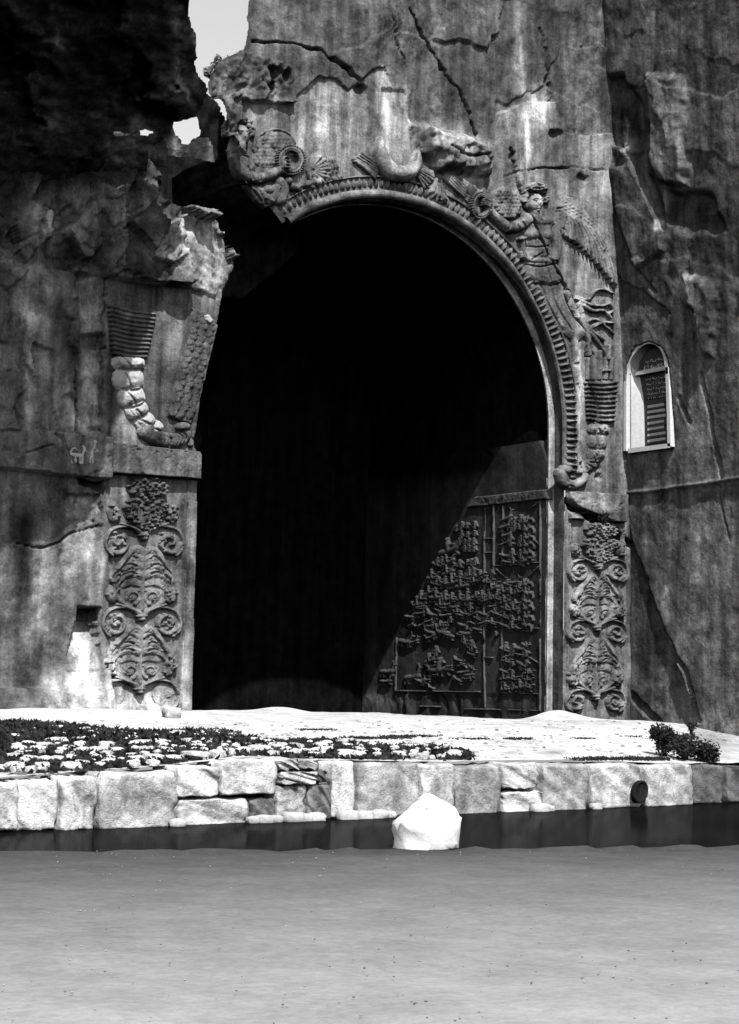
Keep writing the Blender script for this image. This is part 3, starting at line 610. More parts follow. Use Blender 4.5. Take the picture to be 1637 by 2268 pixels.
for x_, y_ in ((755, 445), (790, 425), (830, 425), (884, 420), (790, 490), (835, 490), (884, 480), (815, 545), (846, 545), (878, 540), (815, 590), (850, 590), (880, 585), (775, 540), (835, 690), (862, 690), (888, 685), (880, 745), (845, 750), (780, 700), (775, 770), (820, 790), (880, 790)): fig('person', x_, y_, 1.0)
for x_, y_, s in ((695, 590, 2.0), (650, 690, 1.3), (690, 680, 1.3), (620, 700, 1.2), (580, 790, 1.2), (610, 840, 1.2), (670, 830, 1.3), (725, 825, 1.3), (790, 850, 1.3), (690, 755, 1.1), (560, 900, 1.3), (610, 930, 1.6), (680, 945, 1.2), (725, 945, 1.2), (785, 945, 1.3), (830, 950, 1.2), (900, 935, 1.1), (945, 940, 1.1), (1000, 945, 1.0), (1045, 940, 1.0), (500, 940, 1.2), (470, 985, 1.1), (640, 985, 1.1)): fig('rider', x_, y_, s, rr.random() < .2)
for x_, y_, s in ((490, 1055, 1.1), (580, 1065, 1.2), (670, 1070, 1.25), (770, 1065, 1.15), (820, 1060, .9), (865, 1065, 1.1), (945, 1060, 1.2), (1035, 1055, 1.0), (410, 1080, 1.1), (490, 1020, 1.0), (740, 1010, 1.0), (940, 1125, 1.0), (1010, 1005, .9), (500, 1140, 1.0), (560, 1190, 1.3), (650, 1190, 1.4), (690, 1210, 1.2), (815, 1200, 1.3), (655, 1140, 1.0), (795, 1140, 1.0), (570, 1225, 1.2), (900, 1170, 1.0), (380, 1260, 1.5), (430, 1515, 1.7), (250, 1475, 1.6), (480, 1540, 1.1), (800, 1480, 1.3), (840, 1500, 1.0), (760, 1530, 1.0), (240, 1545, 1.3), (860, 1350, .9)): fig('deer', x_, y_, s, rr.random() < .35)
fig('rider', 625, 1450, 2.3, True); fig('rider', 560, 1390, 1.2); fig('person', 858, 1290, 1.4); fig('person', 605, 1330, 1.2); fig('person', 540, 1420, 1.1)
for r_ in range(6):
    for c_ in range(3): fig('person' if c_ else 'deer', 1105+c_*52+rr.uniform(-14, 14), 385+r_*60+rr.uniform(-16, 16), rr.uniform(.8, 1.2))
    fig('elephant', 1255+rr.uniform(-6, 6), 400+r_*56, 1.0)
for r_ in range(6):
    for c_ in range(3): fig(rr.choice(['person', 'rider', 'deer']), 1110+c_*52+rr.uniform(-16, 16), 850+r_*60+rr.uniform(-18, 18), rr.uniform(.7, 1.15))
    fig('elephant', 1255+rr.uniform(-6, 6), 850+r_*58, .95)
for r_ in range(6):
    for c_ in range(4): fig(rr.choice(['person', 'deer', 'deer', 'rider']), 1105+c_*52+rr.uniform(-16, 16), 1295+r_*58+rr.uniform(-18, 18), rr.uniform(.7, 1.15))

for _ in range(56):                          # the crowd of small animals between the riders
    x_, y_ = rr.uniform(400, 1050), rr.uniform(740, 1260)
    if y_ < 1700-1.75*(x_-80) : continue
    fig(rr.choice(['deer', 'deer', 'person', 'rider']), x_, y_, rr.uniform(.55, 1.0), rr.random() < .3)
for _ in range(12):
    x_, y_ = rr.uniform(330, 930), rr.uniform(1270, 1600); fig(rr.choice(['deer', 'deer', 'person']), x_, y_, rr.uniform(.5, .9), rr.random() < .4)
# --- winged figure on the right
def beads(R, c, rx, ry, n, r, h):
    for k in range(n):
        a = 2*math.pi*k/n; R.blob((c[0]+rx*math.cos(a), c[1]+ry*math.sin(a)), r, r, h)
def wreath(tf, c, ro, ri, n, parent):
    R = Relief(tf, base=-.05, gain=.75); mx, my = (ro[0]+ri[0])/2, (ro[1]+ri[1])/2
    ring = [(c[0]+mx*math.cos(a), c[1]+my*math.sin(a)) for a in np.linspace(0, 2*math.pi, 30)]
    R.tube(ring, (ro[0]-ri[0])*.42, .14, curve=False); beads(R, c, ro[0], ro[1], n, 9, .15); beads(R, c, ri[0]*1.08, ri[1]*1.08, n, 7, .15)
    R.build('wreath', parent, M_CARVE, .009)
def head(R, c, s, hair=True):
    x, y = c
    R.blob((x, y), 50*s, 72*s, .26).blob((x, y+8*s), 9*s, 22*s, .30).blob((x-24*s, y-14*s), 13*s, 7*s, .285).blob((x+24*s, y-14*s), 13*s, 7*s, .285).blob((x, y+44*s), 17*s, 7*s, .285).blob((x, y+60*s), 16*s, 12*s, .275)
    R.tube([(x-36*s, y-28*s), (x-8*s, y-26*s)], 5*s, .28).tube([(x+8*s, y-26*s), (x+36*s, y-28*s)], 5*s, .28)
def hair(tf, c, s, parent, dn=1):
    H = Relief(tf, base=-.03, gain=.7); rr = random.Random(int(c[0])); x, y = c
    for k in range(46):
        a = rr.uniform(-math.pi*1.1, math.pi*.1); d = rr.uniform(76, 102)*s
        H.blob((x+d*math.cos(a)*.98, y-18*s+d*math.sin(a)*1.0), rr.uniform(14, 22)*s, rr.uniform(14, 22)*s, rr.uniform(.09, .15))
    H.build('hair', parent, M_CARVE, .010, .85)
AN = Relief(Z3, base=-.02, gain=.66)
AN.tube([(872, 900), (885, 960)], 40, .19).tube([(800, 950), (890, 975), (975, 975)], 46, .2).poly([(780, 930), (1000, 950), (1010, 1060), (980, 1180), (970, 1290), (780, 1300), (800, 1180), (770, 1060)], .15, 40)
AN.blob((836, 1080), 58, 58, .24).blob((945, 1085), 52, 56, .22).blob((900, 1200), 75, 80, .19)
AN.tube([(800, 960), (730, 1010), (650, 1030), (580, 985), (520, 930), (480, 890)], 55, .24, 30).blob((462, 850), 26, 34, .25)
for k in range(4): AN.tube([(480, 880-k*16), (450, 858-k*16), (428, 846-k*15)], 8, .27)
AN.tube([(480, 900), (490, 870), (478, 842)], 8, .27)
AN.tube([(1000, 1010), (1040, 1150), (1010, 1290), (900, 1300), (780, 1280), (750, 1250)], 44, .2, 30)
for k in range(4): AN.tube([(765, 1240+k*13), (740, 1228+k*13), (728, 1238+k*12)], 7, .22)
AN.tube([(770, 1262), (762, 1225)], 8, .22)
AN.blob((755, 1120), 40, 24, .22).tube([(757, 1140), (757, 1215)], 14, .18)
AN.poly([(760, 1290), (1000, 1290), (1090, 1400), (1080, 1470), (960, 1510), (820, 1470), (770, 1400)], .17, 40, True)
AN.poly([(810, 1480), (1070, 1470), (1120, 1640), (1180, 1760), (1300, 1880), (1200, 1960), (1050, 1860), (930, 1700)], .12, 50)
for a in ([(1010, 1300), (1120, 1360), (1150, 1420)], [(900, 1480), (960, 1650), (1080, 1860)], [(980, 1490), (1030, 1660), (1150, 1860)], [(1040, 1480), (1090, 1640), (1220, 1840)], [(860, 1480), (920, 1620)], [(840, 1330), (860, 1460)], [(930, 1320), (980, 1480)], [(1000, 1310), (1040, 1460)], [(800, 1180), (870, 1190), (980, 1175)], [(780, 1330), (880, 1350), (990, 1330)], [(700, 1010), (720, 1060)], [(640, 1000), (620, 1050)], [(740, 990), (780, 1050)], [(890, 970), (880, 1150)], [(990, 1010), (970, 1150)], [(900, 1240), (820, 1290)]): AN.cut(a, 9, .06)
AN.cut([(740, 630), (790, 860), (850, 1010), (910, 1150), (1010, 1350), (1080, 1460), (1130, 1560), (1170, 1640), (1215, 1760)], 13, .2)
head(AN, (866, 828), 1.08)
ANO = AN.build('angel', ARCH, M_CARVE, .011, wear=.012, label='winged angel carved right of the crown, holding a wreath and a cup')
hair(Z3, (862, 815), 1.0, ANO)
H = Relief(Z3, base=-.03, gain=.7); H.poly([(770, 745), (790, 680), (850, 655), (920, 680), (950, 745), (860, 720)], .24, 16, True); beads(H, (860, 705), 70, 22, 16, 10, .27); H.build('headdress', ANO, M_CARVE, .010)
wreath(Z3, (410, 850), (76, 104), (44, 68), 30, ANO)
W1 = Relief(Z3, base=-.02); W1.poly([(520, 800), (545, 720), (610, 685), (680, 710), (740, 800), (760, 900), (700, 955), (640, 965), (560, 940), (525, 880)], .09, 40, True)
for r_ in range(9):
    for c_ in range(9):
        x_, y_ = 530+c_*27+(r_ % 2)*13, 705+r_*29
        if inpoly(np.array([x_]), np.array([y_]), [(545, 800), (560, 740), (615, 705), (675, 730), (730, 810), (745, 900), (690, 945), (640, 950), (570, 930), (540, 880)])[0]: W1.blob((x_, y_), 17, 20, .104, 0, .3)
W1.build('wing', ANO, M_CARVE, .011)
W2 = Relief(Z3, base=-.02)
W2.poly([(985, 985), (1040, 900), (1075, 810), (1110, 768), (1180, 782), (1250, 860), (1330, 970), (1400, 1085), (1455, 1210), (1530, 1500), (1500, 1520), (1440, 1400), (1370, 1320), (1310, 1245), (1210, 1170), (1130, 1130), (1060, 1080), (1010, 1050)], .09, 14)
for k in range(14):
    t = k/13; sx, sy = 1050+260*t, 900+160*t; ex, ey = 1070+440*t**.9, 1085+430*t**1.25
    W2.tube([(sx+20, sy), ((sx+ex)/2+25, (sy+ey)/2-30), (ex, ey)], 22, .12+.02*(k % 2), 10)
for r_ in range(8):
    for c_ in range(9):
        x_, y_ = 1070+c_*30-r_*4, 800+r_*30+c_*22
        if inpoly(np.array([x_]), np.array([y_]), [(1030, 940), (1075, 810), (1110, 768), (1180, 782), (1260, 870), (1340, 990), (1250, 1040), (1150, 1010), (1060, 1000)])[0]: W2.blob((x_, y_), 19, 17, .108, 30, .5)
W2.build('wing', ANO, M_CARVE, .011)
S1 = Relief(Z3, base=-.02)
for P, r in (([(1210, 1590), (1290, 1610), (1350, 1540), (1420, 1530), (1500, 1560)], 16), ([(1210, 1600), (1300, 1650), (1400, 1660), (1480, 1640)], 20), ([(1230, 1640), (1330, 1700), (1420, 1700), (1480, 1760)], 20), ([(1260, 1800), (1350, 1770), (1440, 1830), (1500, 1890)], 18), ([(1230, 1650), (1250, 1740), (1300, 1840), (1420, 1940)], 26), ([(1300, 1850), (1400, 1800), (1500, 1800)], 22), ([(1310, 1880), (1380, 1960), (1440, 2060)], 20), ([(1290, 1880), (1320, 2000), (1360, 2080)], 20), ([(1130, 1560), (1190, 1700), (1290, 1870), (1310, 2060)], 28), ([(1470, 1640), (1500, 1690), (1470, 1720)], 18)): S1.tube(P, r, .075, r*.5)
S1.build('drapery', ANO, M_CARVE, .011)
for P in ([(1320, 2090), (1330, 2190)], [(1400, 2060), (1402, 2180)]): pass
# --- winged figure on the left, cut off by the break
AL = Relief(Z2, base=-.02, gain=.74)
AL.tube([(70, 600), (60, 650)], 44, .18).poly([(10, 640), (90, 625), (150, 680), (190, 760), (150, 830), (110, 850), (60, 730)], .18, 40, True).tube([(70, 690), (95, 790), (180, 830), (270, 815), (330, 780)], 50, .22, 32).blob((350, 745), 32, 46, .25)
for k in range(4): AL.tube([(355, 700+k*22), (378, 712+k*20), (380, 735+k*18)], 9, .28)
AL.tube([(335, 770), (340, 715), (352, 700)], 11, .27)
AL.poly([(110, 870), (240, 880), (330, 850), (400, 900), (320, 1000), (250, 1020), (180, 970)], .13, 30).tube([(340, 850), (370, 900), (350, 970)], 34, .15).blob((265, 905), 42, 34, .2).tube([(240, 960), (290, 980)], 18, .16)
for P in ([(120, 760), (150, 840)], [(180, 790), (200, 850)], [(240, 790), (250, 850)], [(140, 880), (220, 980)], [(180, 880), (250, 1000)], [(340, 900), (320, 990)], [(60, 680), (130, 700)]): AL.cut(P, 8, .05)
head(AL, (88, 560), 1.08)
ALO = AL.build('angel', ARCH, M_CARVE, .011, wear=.008, label='winged angel beside the crevice on the left, holding a wreath')
hair(Z2, (80, 545), .95, ALO)
wreath(Z2, (405, 715), (90, 95), (52, 58), 34, ALO)
W1 = Relief(Z2, base=-.01); W1.tube([(175, 640), (200, 570), (260, 520), (340, 510), (410, 540), (445, 600)], 10, .06); W1.poly([(175, 650), (200, 575), (260, 525), (340, 515), (410, 545), (445, 610), (440, 680), (300, 760), (190, 740)], .05, 30, True)
for r_ in range(8):
    for c_ in range(10):
        x_, y_ = 190+c_*27+(r_ % 2)*13, 545+r_*26
        if inpoly(np.array([x_]), np.array([y_]), [(185, 650), (210, 585), (265, 540), (340, 530), (400, 555), (432, 610), (430, 680), (300, 745), (200, 730)])[0]: W1.blob((x_, y_), 16, 18, .060, 0, .3)
W1.build('wing', ALO, M_CARVE, .011)
def fan(P0, tips, parent, nm, tf=Z2, r=20):
    R = Relief(tf, base=-.02); R.poly([P0[0]]+tips+[P0[1]], .05, 14)
    for k in range(8):
        t = (k+.5)/8; a = np.array(P0[0])*(1-t)+np.array(P0[1])*t; n_ = len(tips)-1; q_ = t*n_; i_ = min(int(q_), n_-1); b = np.array(tips[i_])*(1-q_+i_)+np.array(tips[i_+1])*(q_-i_)
        R.tube([tuple(a), tuple(b)], 6, .08, 11, False)
    return R.build(nm, parent, M_CARVE, .011)
R = Relief(Z2, base=-.02)
for k in range(9):
    a = math.radians(-58+k*17); R.tube([(530, 780), (530+150*math.cos(a)*.9, 780+105*math.sin(a))], 10, .09, 17, False)
for x_, y_ in ((395, 850), (430, 885), (470, 890), (520, 870), (560, 850), (590, 855)): R.blob((x_, y_), 24, 30, .14)
R.build('ribbon', ALO, M_CARVE, .011)
fan([(600, 850), (760, 835)], [(560, 770), (640, 720), (700, 690)], ALO, 'ribbon')
# --- crescent with ribbons at the crown
CR = Relief(Z2, base=-.03); arc = [(985, 570), (985, 650), (1010, 730), (1060, 790), (1120, 805), (1180, 790), (1222, 740), (1232, 660)]
P = smooth(arc, 6); n_ = len(P)
for k in range(n_-1): t = (k+.5)/(n_-1); CR.tube([tuple(P[k]), tuple(P[k+1])], 9+50*math.sin(math.pi*t)**.9, .10+.13*math.sin(math.pi*t)**.6, curve=False)
CRO = CR.build('crescent', ARCH, M_CARVE, .010, 1.35, wear=.004, label='crescent moon carved over the crown of the arch')
fan([(985, 740), (960, 840)], [(880, 660), (820, 710), (900, 770)], CRO, 'ribbon'); fan([(1250, 720), (1240, 830)], [(1330, 780), (1340, 830), (1270, 900)], CRO, 'ribbon')
R = Relief(Z2, base=-.02); R.poly([(1300, 920), (1360, 820), (1400, 830), (1440, 960), (1430, 1000), (1330, 940)], .10, 20)
for k in range(4): R.cut([(1375, 830), (1330+k*30, 960)], 7, .05)
R.build('ribbon', CRO, M_CARVE, .011)
fan([(1560, 980), (1620, 900)], [(1400, 830), (1480, 820), (1560, 850)], CRO, 'ribbon')
# --- pleated hangings and chains of knots on both flanks
def hive(tf, tl, tr_, bl, br, n, parent, tone):
    R = Relief(tf, base=-.01); R.poly([tl, tr_, br, bl], .05, 10)
    for k in range(n):
        t = (k+.5)/n; a = np.array(tl)*(1-t)+np.array(bl)*t; b = np.array(tr_)*(1-t)+np.array(br)*t; m = (a+b)/2+np.array([0, 9])
        R.tube([tuple(a), tuple(m), tuple(b)], .42*math.dist(tl, bl)/n, .10)
    R.cut([(500, 500), (520, 850), (590, 1050), (590, 1300), (600, 1600)], 10, .2) if tf is Z7 else None
    return R.build('pleated_tassel', parent, M_CARVE, .011, tone)
def knots(tf, L, parent, mat, tone):          # (x, y, half width, half height, turn) of each puff: a braided body with cut joints
    R = Relief(tf, base=-.02); rr = random.Random(5); C_ = [np.array(l[:2], float) for l in L]
    for (x_, y_, rx, ry, rot) in L:
        a = math.radians(rot); d = np.array([math.cos(a), math.sin(a)]); n2 = np.array([-d[1], d[0]]); c = np.array([x_, y_], float)
        R.poly([tuple(c-d*rx-n2*ry*.55), tuple(c-d*rx*.6-n2*ry), tuple(c-n2*ry*1.05), tuple(c+d*rx*.7-n2*ry*1.0), tuple(c+d*rx-n2*ry*.4), tuple(c+d*rx*.98+n2*ry*.5), tuple(c+d*rx*.55+n2*ry), tuple(c+n2*ry*1.05), tuple(c-d*rx*.65+n2*ry*.98), tuple(c-d*rx*1.02+n2*ry*.35)], .135, ry*.8, True)
    for (x_, y_, rx, ry, rot) in L:
        a = math.radians(rot); d = np.array([math.cos(a), math.sin(a)]); n2 = np.array([-d[1], d[0]]); c = np.array([x_, y_], float)
        R.cut([tuple(c-d*rx+n2*ry*.8), tuple(c-d*rx*.4+n2*ry*1.0), tuple(c+d*rx*.3+n2*ry*.98), tuple(c+d*rx*1.05+n2*ry*.75)], 9, .12)
        R.cut([tuple(c-d*rx*.5-n2*ry), tuple(c-d*rx*.25-n2*ry*.2), tuple(c+d*rx*.02+n2*ry*.5), tuple(c+d*rx*.10+n2*ry)], 8, .05)
        for k in range(4): u_ = rr.uniform(-.85, .85); R.cut([tuple(c+d*rx*u_-n2*ry*rr.uniform(.5, .9)), tuple(c+d*rx*(u_+.1)+n2*ry*rr.uniform(-.1, .5))], 5, .02)
    if tf is Z7: R.gain = .7; R.cut([(590, 1050), (590, 1300), (600, 1600)], 8, .2)
    return R.build('knotted_ribbon', parent, mat, .010, tone)
hive(Z5, (712, 415), (1012, 470), (738, 752), (945, 772), 11, ARCH, 1.05)
kn = knots(Z5, [(838, 800, 104, 48, 2), (838, 905, 98, 72, 3), (858, 1020, 86, 66, -14), (892, 1105, 74, 56, -24), (945, 1180, 66, 52, -34), (1010, 1225, 56, 42, -40)], ARCH, M_PALE, 1.0)
R = Relief(Z5, base=-.02); R.tube([(950, 1240), (1020, 1285), (1100, 1300), (1160, 1300), (1200, 1260)], 58, .14, 44); R.blob((1185, 1215), 48, 34, .2)
for k in range(5): R.cut([(1080+k*22, 1240), (1100+k*24, 1290), (1105+k*14, 1345)], 6, .06)
R.build('ribbon_end', kn, M_CARVE, .010, 1.5)
hive(Z7, (512, 855), (738, 848), (530, 1150), (712, 1165), 9, ARCH, .8)
kn = knots(Z7, [(608, 1212, 82, 42, 4), (600, 1305, 72, 56, 3), (588, 1400, 66, 52, -16), (540, 1480, 56, 44, -30), (490, 1535, 42, 34, -30)], ARCH, M_CARVE, 1.1)
R = Relief(Z7, base=-.02); R.tube([(330, 1540), (350, 1600), (410, 1625), (470, 1600), (490, 1560)], 44, .14, 36); R.blob((358, 1515), 42, 40, .2).blob((455, 1530), 20, 20, .16)
R.build('ribbon_end', kn, M_CARVE, .010, 1.1)
R = Relief(Z7, base=-.01); R.tube([(430, 540), (450, 800), (455, 1200), (470, 1440)], 26, .07, 22); R.tube([(370, 650), (400, 900), (420, 1200), (440, 1450)], 9, .05); R.build('fluted_band', ARCH, M_CARVE, .012, 1.1)
R = Relief(Z7, base=-.01)
for x_ in (530, 575, 620, 665, 705): R.tube([(x_, 640+abs(x_-620)*.6), (x_-4, 840)], 16, .07, 14)
R.tube([(672, 600), (670, 690)], 20, .12); R.tube([(650, 780), (680, 780)], 12, .1); R.build('drapery', ANO, M_CARVE, .011)
# --- surviving stump of the archivolt on the left block
R = Relief(Z5, base=-.02); R.poly([(1245, 440), (1300, 450), (1385, 520), (1350, 700), (1270, 1080), (1240, 1210), (1085, 1150), (1085, 1100), (1150, 850), (1200, 640)], .10, 14)
st = R.build('archivolt_stump', ARCH, M_CARVE, .012, .9)
for r_ in range(17):
    t = r_/16
    for c_ in range(3):
        q_ = Relief(Z5, base=-.11); x_ = 1262+(1118-1262)*t+c_*52+(r_ % 2)*10; y_ = 520+t*600+c_*12
        q_.blob((x_, y_), 27, 31, .035, 20, 1).blob((x_, y_+8), 9, 18, .055, 20, 1); q_.build('leaf', st, M_CARVE, .014, .95)
R = Relief(Z5, base=-.05); R.poly([(1310, 490), (1345, 485), (1378, 530), (1350, 555), (1310, 530)], .12, 10); R.build('broken_edge', st, M_PALE, .012)
R = Relief(Z5, base=-.02); R.tube([(1395, 560), (1330, 830), (1280, 1060), (1240, 1330)], 17, .10, curve=False); R.build('roll_stump', ARCH, M_CARVE, .012, 1.0, .05)
# --- scratched drawing of an animal and a person on the left block
DR = Relief(Z6, base='wall', pos=-.18)
for P, r in (([(510, 185), (590, 195)], 15), ([(508, 190), (512, 245)], 8), ([(535, 200), (538, 240)], 8), ([(570, 205), (574, 248)], 8), ([(592, 195), (590, 248)], 8), ([(505, 175), (512, 150), (535, 138), (545, 152)], 6), ([(590, 190), (605, 150), (598, 128)], 10), ([(600, 150), (640, 172)], 5),
             ([(688, 95), (678, 130), (664, 170), (645, 245)], 7), ([(665, 170), (672, 245)], 7), ([(676, 135), (705, 160), (640, 172)], 5)): DR.tube(P, r, .02, pw=.2)
DR.blob((686, 93), 14, 14, .02); DR.build('scratched_drawing', ARCH, M_PALE, .008, wear=0, label='pale scratched drawing of a four-legged animal led by a person')

# ------------------------------------------------------------------ the side cliff returning towards the viewer on the right
RX2 = 5.49
gy = np.arange(-7.5, .32, .03); gz = np.arange(-1.32, 17.2, .03); U, W = np.meshgrid(gy, gz, indexing='ij'); PX, PY = proj(RX2+0*U, U, W)
jx = PX+(fbm(U*2, W*2, 2)-.5)*36; jy = PY+(fbm(U*2, W*2, 5)-.5)*36
r1, r2, r3, r4, dx, dy, e = facets(jx, jy, 120, 9)
nat = sstep(0, 30, 745-jy+np.clip(1480-jx, -60, 200)*-.6)
dep = nat*(-.05*r1*r4+dy*.0005*(r2-.5)+dx*.0004*(r3-.5)+(fbm(U*.8, W*.8, 17)-.5)*.12)+(fbm(U*1.4, W*1.4, 7)-.5)*.06+(fbm(U*6, W*5, 9)-.5)*.025
def sol(P, d_, soft=0):
    global dep
    d, t = lined(jx, jy, P, True); dep = dep+d_*np.where(inpoly(jx, jy, P), np.clip(d/14, 0, 1), 0)
sol([(1240, 195), (1300, 165), (1420, 175), (1460, 230), (1480, 330), (1430, 400), (1390, 390), (1360, 290), (1260, 290)], .12)
sol([(1488, 430), (1610, 425), (1640, 520), (1560, 535), (1500, 505)], .12)
sol([(1470, 170), (1560, 165), (1560, 420), (1480, 425)], -.14); sol([(1530, 610), (1600, 622), (1610, 690), (1590, 800), (1560, 800), (1555, 690), (1535, 680)], -.16); sol([(1405, 322), (1440, 322), (1440, 355), (1405, 358)], -.12)
tilt = inpoly(PX, PY, [(1386, 1150), (1425, 1290), (1470, 1400), (1530, 1560), (1550, 1640), (1380, 1640)]); dep = np.where(tilt, dep+.05+(PX-1390)*.0007, dep)
bl = inpoly(PX, PY, [(1385, 330), (1420, 340), (1478, 470), (1492, 500), (1500, 560), (1440, 600), (1400, 480)]); dep = np.where(bl, dep-.12, dep)
for P, r, d_ in (([(1425, 1290), (1470, 1400), (1520, 1500), (1547, 1600)], 5, .2), ([(1385, 1195), (1425, 1290)], 9, .25), ([(1470, 400), (1490, 470), (1495, 510)], 6, .25), ([(1560, 830), (1575, 900), (1592, 1010), (1600, 1060)], 4, .1), ([(1512, 880), (1535, 940)], 4, .1), ([(1420, 590), (1470, 650)], 4, .08), ([(1590, 1075), (1600, 1140), (1612, 1200)], 2, .05), ([(1395, 1540), (1420, 1570), (1445, 1602)], 9, .2)):
    d, t = lined(jx*.4+PX*.6, jy*.4+PY*.6, P); dep += d_*np.clip(1-(d/r)**2, 0, 1)
d, t = lined(PX, PY, [(1388, 1092), (1440, 1088), (1510, 1078), (1605, 1064), (1700, 1050)]); dep -= .06*np.clip(1-(d/3.5)**2, 0, 1); dep = np.where((PY > 1075) & (lined(PX, PY, [(1380, 1094), (1700, 1050)])[0] >= 0) & (PY > 1094-(PX-1388)*.13), dep+.02, dep)
recess = inpoly(PX, PY, [(1398, 996), (1402, 812), (1420, 772), (1450, 760), (1480, 772), (1493, 800), (1498, 988)]); dep = np.where(recess, .30, dep)
lean = np.where(W > 4.4, -(W-4.4)*.062, 0)
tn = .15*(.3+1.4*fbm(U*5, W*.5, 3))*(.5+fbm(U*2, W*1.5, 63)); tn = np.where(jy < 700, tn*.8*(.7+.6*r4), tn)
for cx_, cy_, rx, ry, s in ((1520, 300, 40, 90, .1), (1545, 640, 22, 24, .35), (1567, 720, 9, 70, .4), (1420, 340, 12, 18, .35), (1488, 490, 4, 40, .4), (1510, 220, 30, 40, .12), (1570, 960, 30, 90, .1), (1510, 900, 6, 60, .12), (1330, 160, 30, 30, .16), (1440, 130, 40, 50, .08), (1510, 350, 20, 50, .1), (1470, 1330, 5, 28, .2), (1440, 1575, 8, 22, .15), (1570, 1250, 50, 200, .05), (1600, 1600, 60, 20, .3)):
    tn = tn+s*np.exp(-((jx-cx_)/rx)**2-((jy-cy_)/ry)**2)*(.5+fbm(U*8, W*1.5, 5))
for cx_, cy_, rx, ry, s in ((1380, 270, 90, 80, .55), (1560, 470, 70, 50, .5), (1420, 1430, 34, 150, .72), (1410, 1250, 30, 80, .5), (1600, 800, 30, 500, .25), (1330, 60, 90, 60, .2)):  # upper recess shadows painted into the tone; lower corner is stain
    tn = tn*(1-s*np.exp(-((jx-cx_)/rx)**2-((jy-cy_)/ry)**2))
I = np.arange(U.size).reshape(U.shape)
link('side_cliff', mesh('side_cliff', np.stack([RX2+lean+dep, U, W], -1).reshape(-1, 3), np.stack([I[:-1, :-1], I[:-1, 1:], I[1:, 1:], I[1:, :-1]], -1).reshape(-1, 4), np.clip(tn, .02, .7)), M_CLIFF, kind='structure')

# ------------------------------------------------------------------ the inscribed tablet in its white arched frame
def sidept(px, py, x): return np.array(at(px, py, 0, x))
TB = empty('inscription_tablet', tuple(sidept(1446, 1000, RX2)), label='dark inscribed tablet in a white arched frame set in the right-hand cliff', category='inscription')
TBL = np.array(TB.location)
def prism_px(name, P, x0, x1, mat, parent, b=.0):           # outline on the side wall, given real depth
    P = np.asarray(P, float); a = np.stack(at(P[:, 0], P[:, 1], 0, RX2), -1)
    f = a.copy(); f[:, 0] = RX2+x0; r = a.copy(); r[:, 0] = RX2+x1
    n = len(P); me = bpy.data.meshes.new(name); V = [tuple(v-TBL) for v in np.vstack([f, r])]
    me.from_pydata(V, [], [tuple(range(n))]+[tuple(range(2*n-1, n-1, -1))]+[(i, i+n, (i+1) % n+n, (i+1) % n) for i in range(n)]); me.update()
    return link(name, me, mat, parent)
def bar_px(name, L, w, x0, x1, mat, parent, close=False):   # a band along a line on the side wall
    L = smooth(L, 6) if len(L) > 2 else np.asarray(L, float); tg = np.gradient(L, axis=0); tg /= np.linalg.norm(tg, axis=1)[:, None]; nn = np.stack([-tg[:, 1], tg[:, 0]], -1)
    w = np.interp(np.linspace(0, 1, len(L)), np.linspace(0, 1, len(np.atleast_1d(w))), np.atleast_1d(w))[:, None]
    a, b = L+nn*w/2, L-nn*w/2
    def p3(q, x): v = np.stack(at(q[:, 0], q[:, 1], 0, RX2), -1); v[:, 0] = RX2+x; return v-TBL
    A, B, C_, D_ = p3(a, x0), p3(b, x0), p3(b, x1), p3(a, x1); n = len(L)
    V, Q = joined([strip(A, B), strip(B, C_), strip(C_, D_), strip(D_, A)])
    Q = np.vstack([Q, [[0, 3*n+n-0, 0, 0]]]) if False else Q
    return link(name, mesh(name, V, Q, None, False), mat, parent)
bar_px('frame', [(1397, 1000), (1397, 900), (1398, 840), (1404, 806), (1417, 782), (1434, 766), (1452, 760), (1470, 766), (1482, 782), (1488, 806), (1490, 830)], 6, -.15, .30, M_WHITE, TB)
bar_px('jamb', [(1490, 815), (1493, 900), (1495, 990)], 7, -.15, .26, M_WHITE, TB)
bar_px('sill', [(1404, 1000), (1498, 988)], 10, -.15, .26, M_WHITE, TB)
LV_ = [((1403, 812), (1412, 830)), ((1403, 840), (1417, 858)), ((1403, 880), (1422, 885)), ((1403, 940), (1424, 945)), ((1403, 1001), (1425, 993))]
def spl(i_, x): v = np.stack(at([q_[i_][0] for q_ in LV_], [q_[i_][1] for q_ in LV_], 0, RX2), -1); v[:, 0] = RX2+x; return v-TBL
V, Q = joined([strip(spl(0, -.06), spl(1, .07)), strip(spl(0, -.06), spl(0, .2)), strip(spl(1, .07), spl(1, .22))]); link('jamb', mesh('jamb', V, Q, None, False), M_WHITE, TB)
bar_px('transom', [(1410, 828), (1486, 814)], 9, -.05, .24, M_WHITE, TB)
prism_px('tympanum', [(1410, 826), (1413, 800), (1428, 776), (1451, 767), (1472, 778), (1484, 800), (1487, 812)], .05, .22, M_INK, TB)
TP = prism_px('inscribed_panel', [(1408, 832), (1488, 818), (1494, 984), (1408, 996)], .06, .24, M_INK, TB)
rr = random.Random(12)
def panx(t, y): return 1416+(y-830)*.07+t*(1488-1416-(y-830)*.03)
rows_ = [838, 850, 861, 871, 882, 894, 906, 918, 931, 944, 957, 970, 982]
for i_, y_ in enumerate(rows_[4:]):
    bar_px('ruled_line', [(1428, y_+2.5), (1487, y_-6)], 1.6, .053, .064, M_DARK, TP)
for i_, y_ in enumerate(rows_[5:-1]):
    x1 = rr.uniform(1462, 1470)+i_*.8; prism_px('text_row', [(1429, y_+1.5), (x1, y_-4.2), (x1, y_+3.4), (1429, y_+9.2)], .0555, .064, M_RULE, TP)
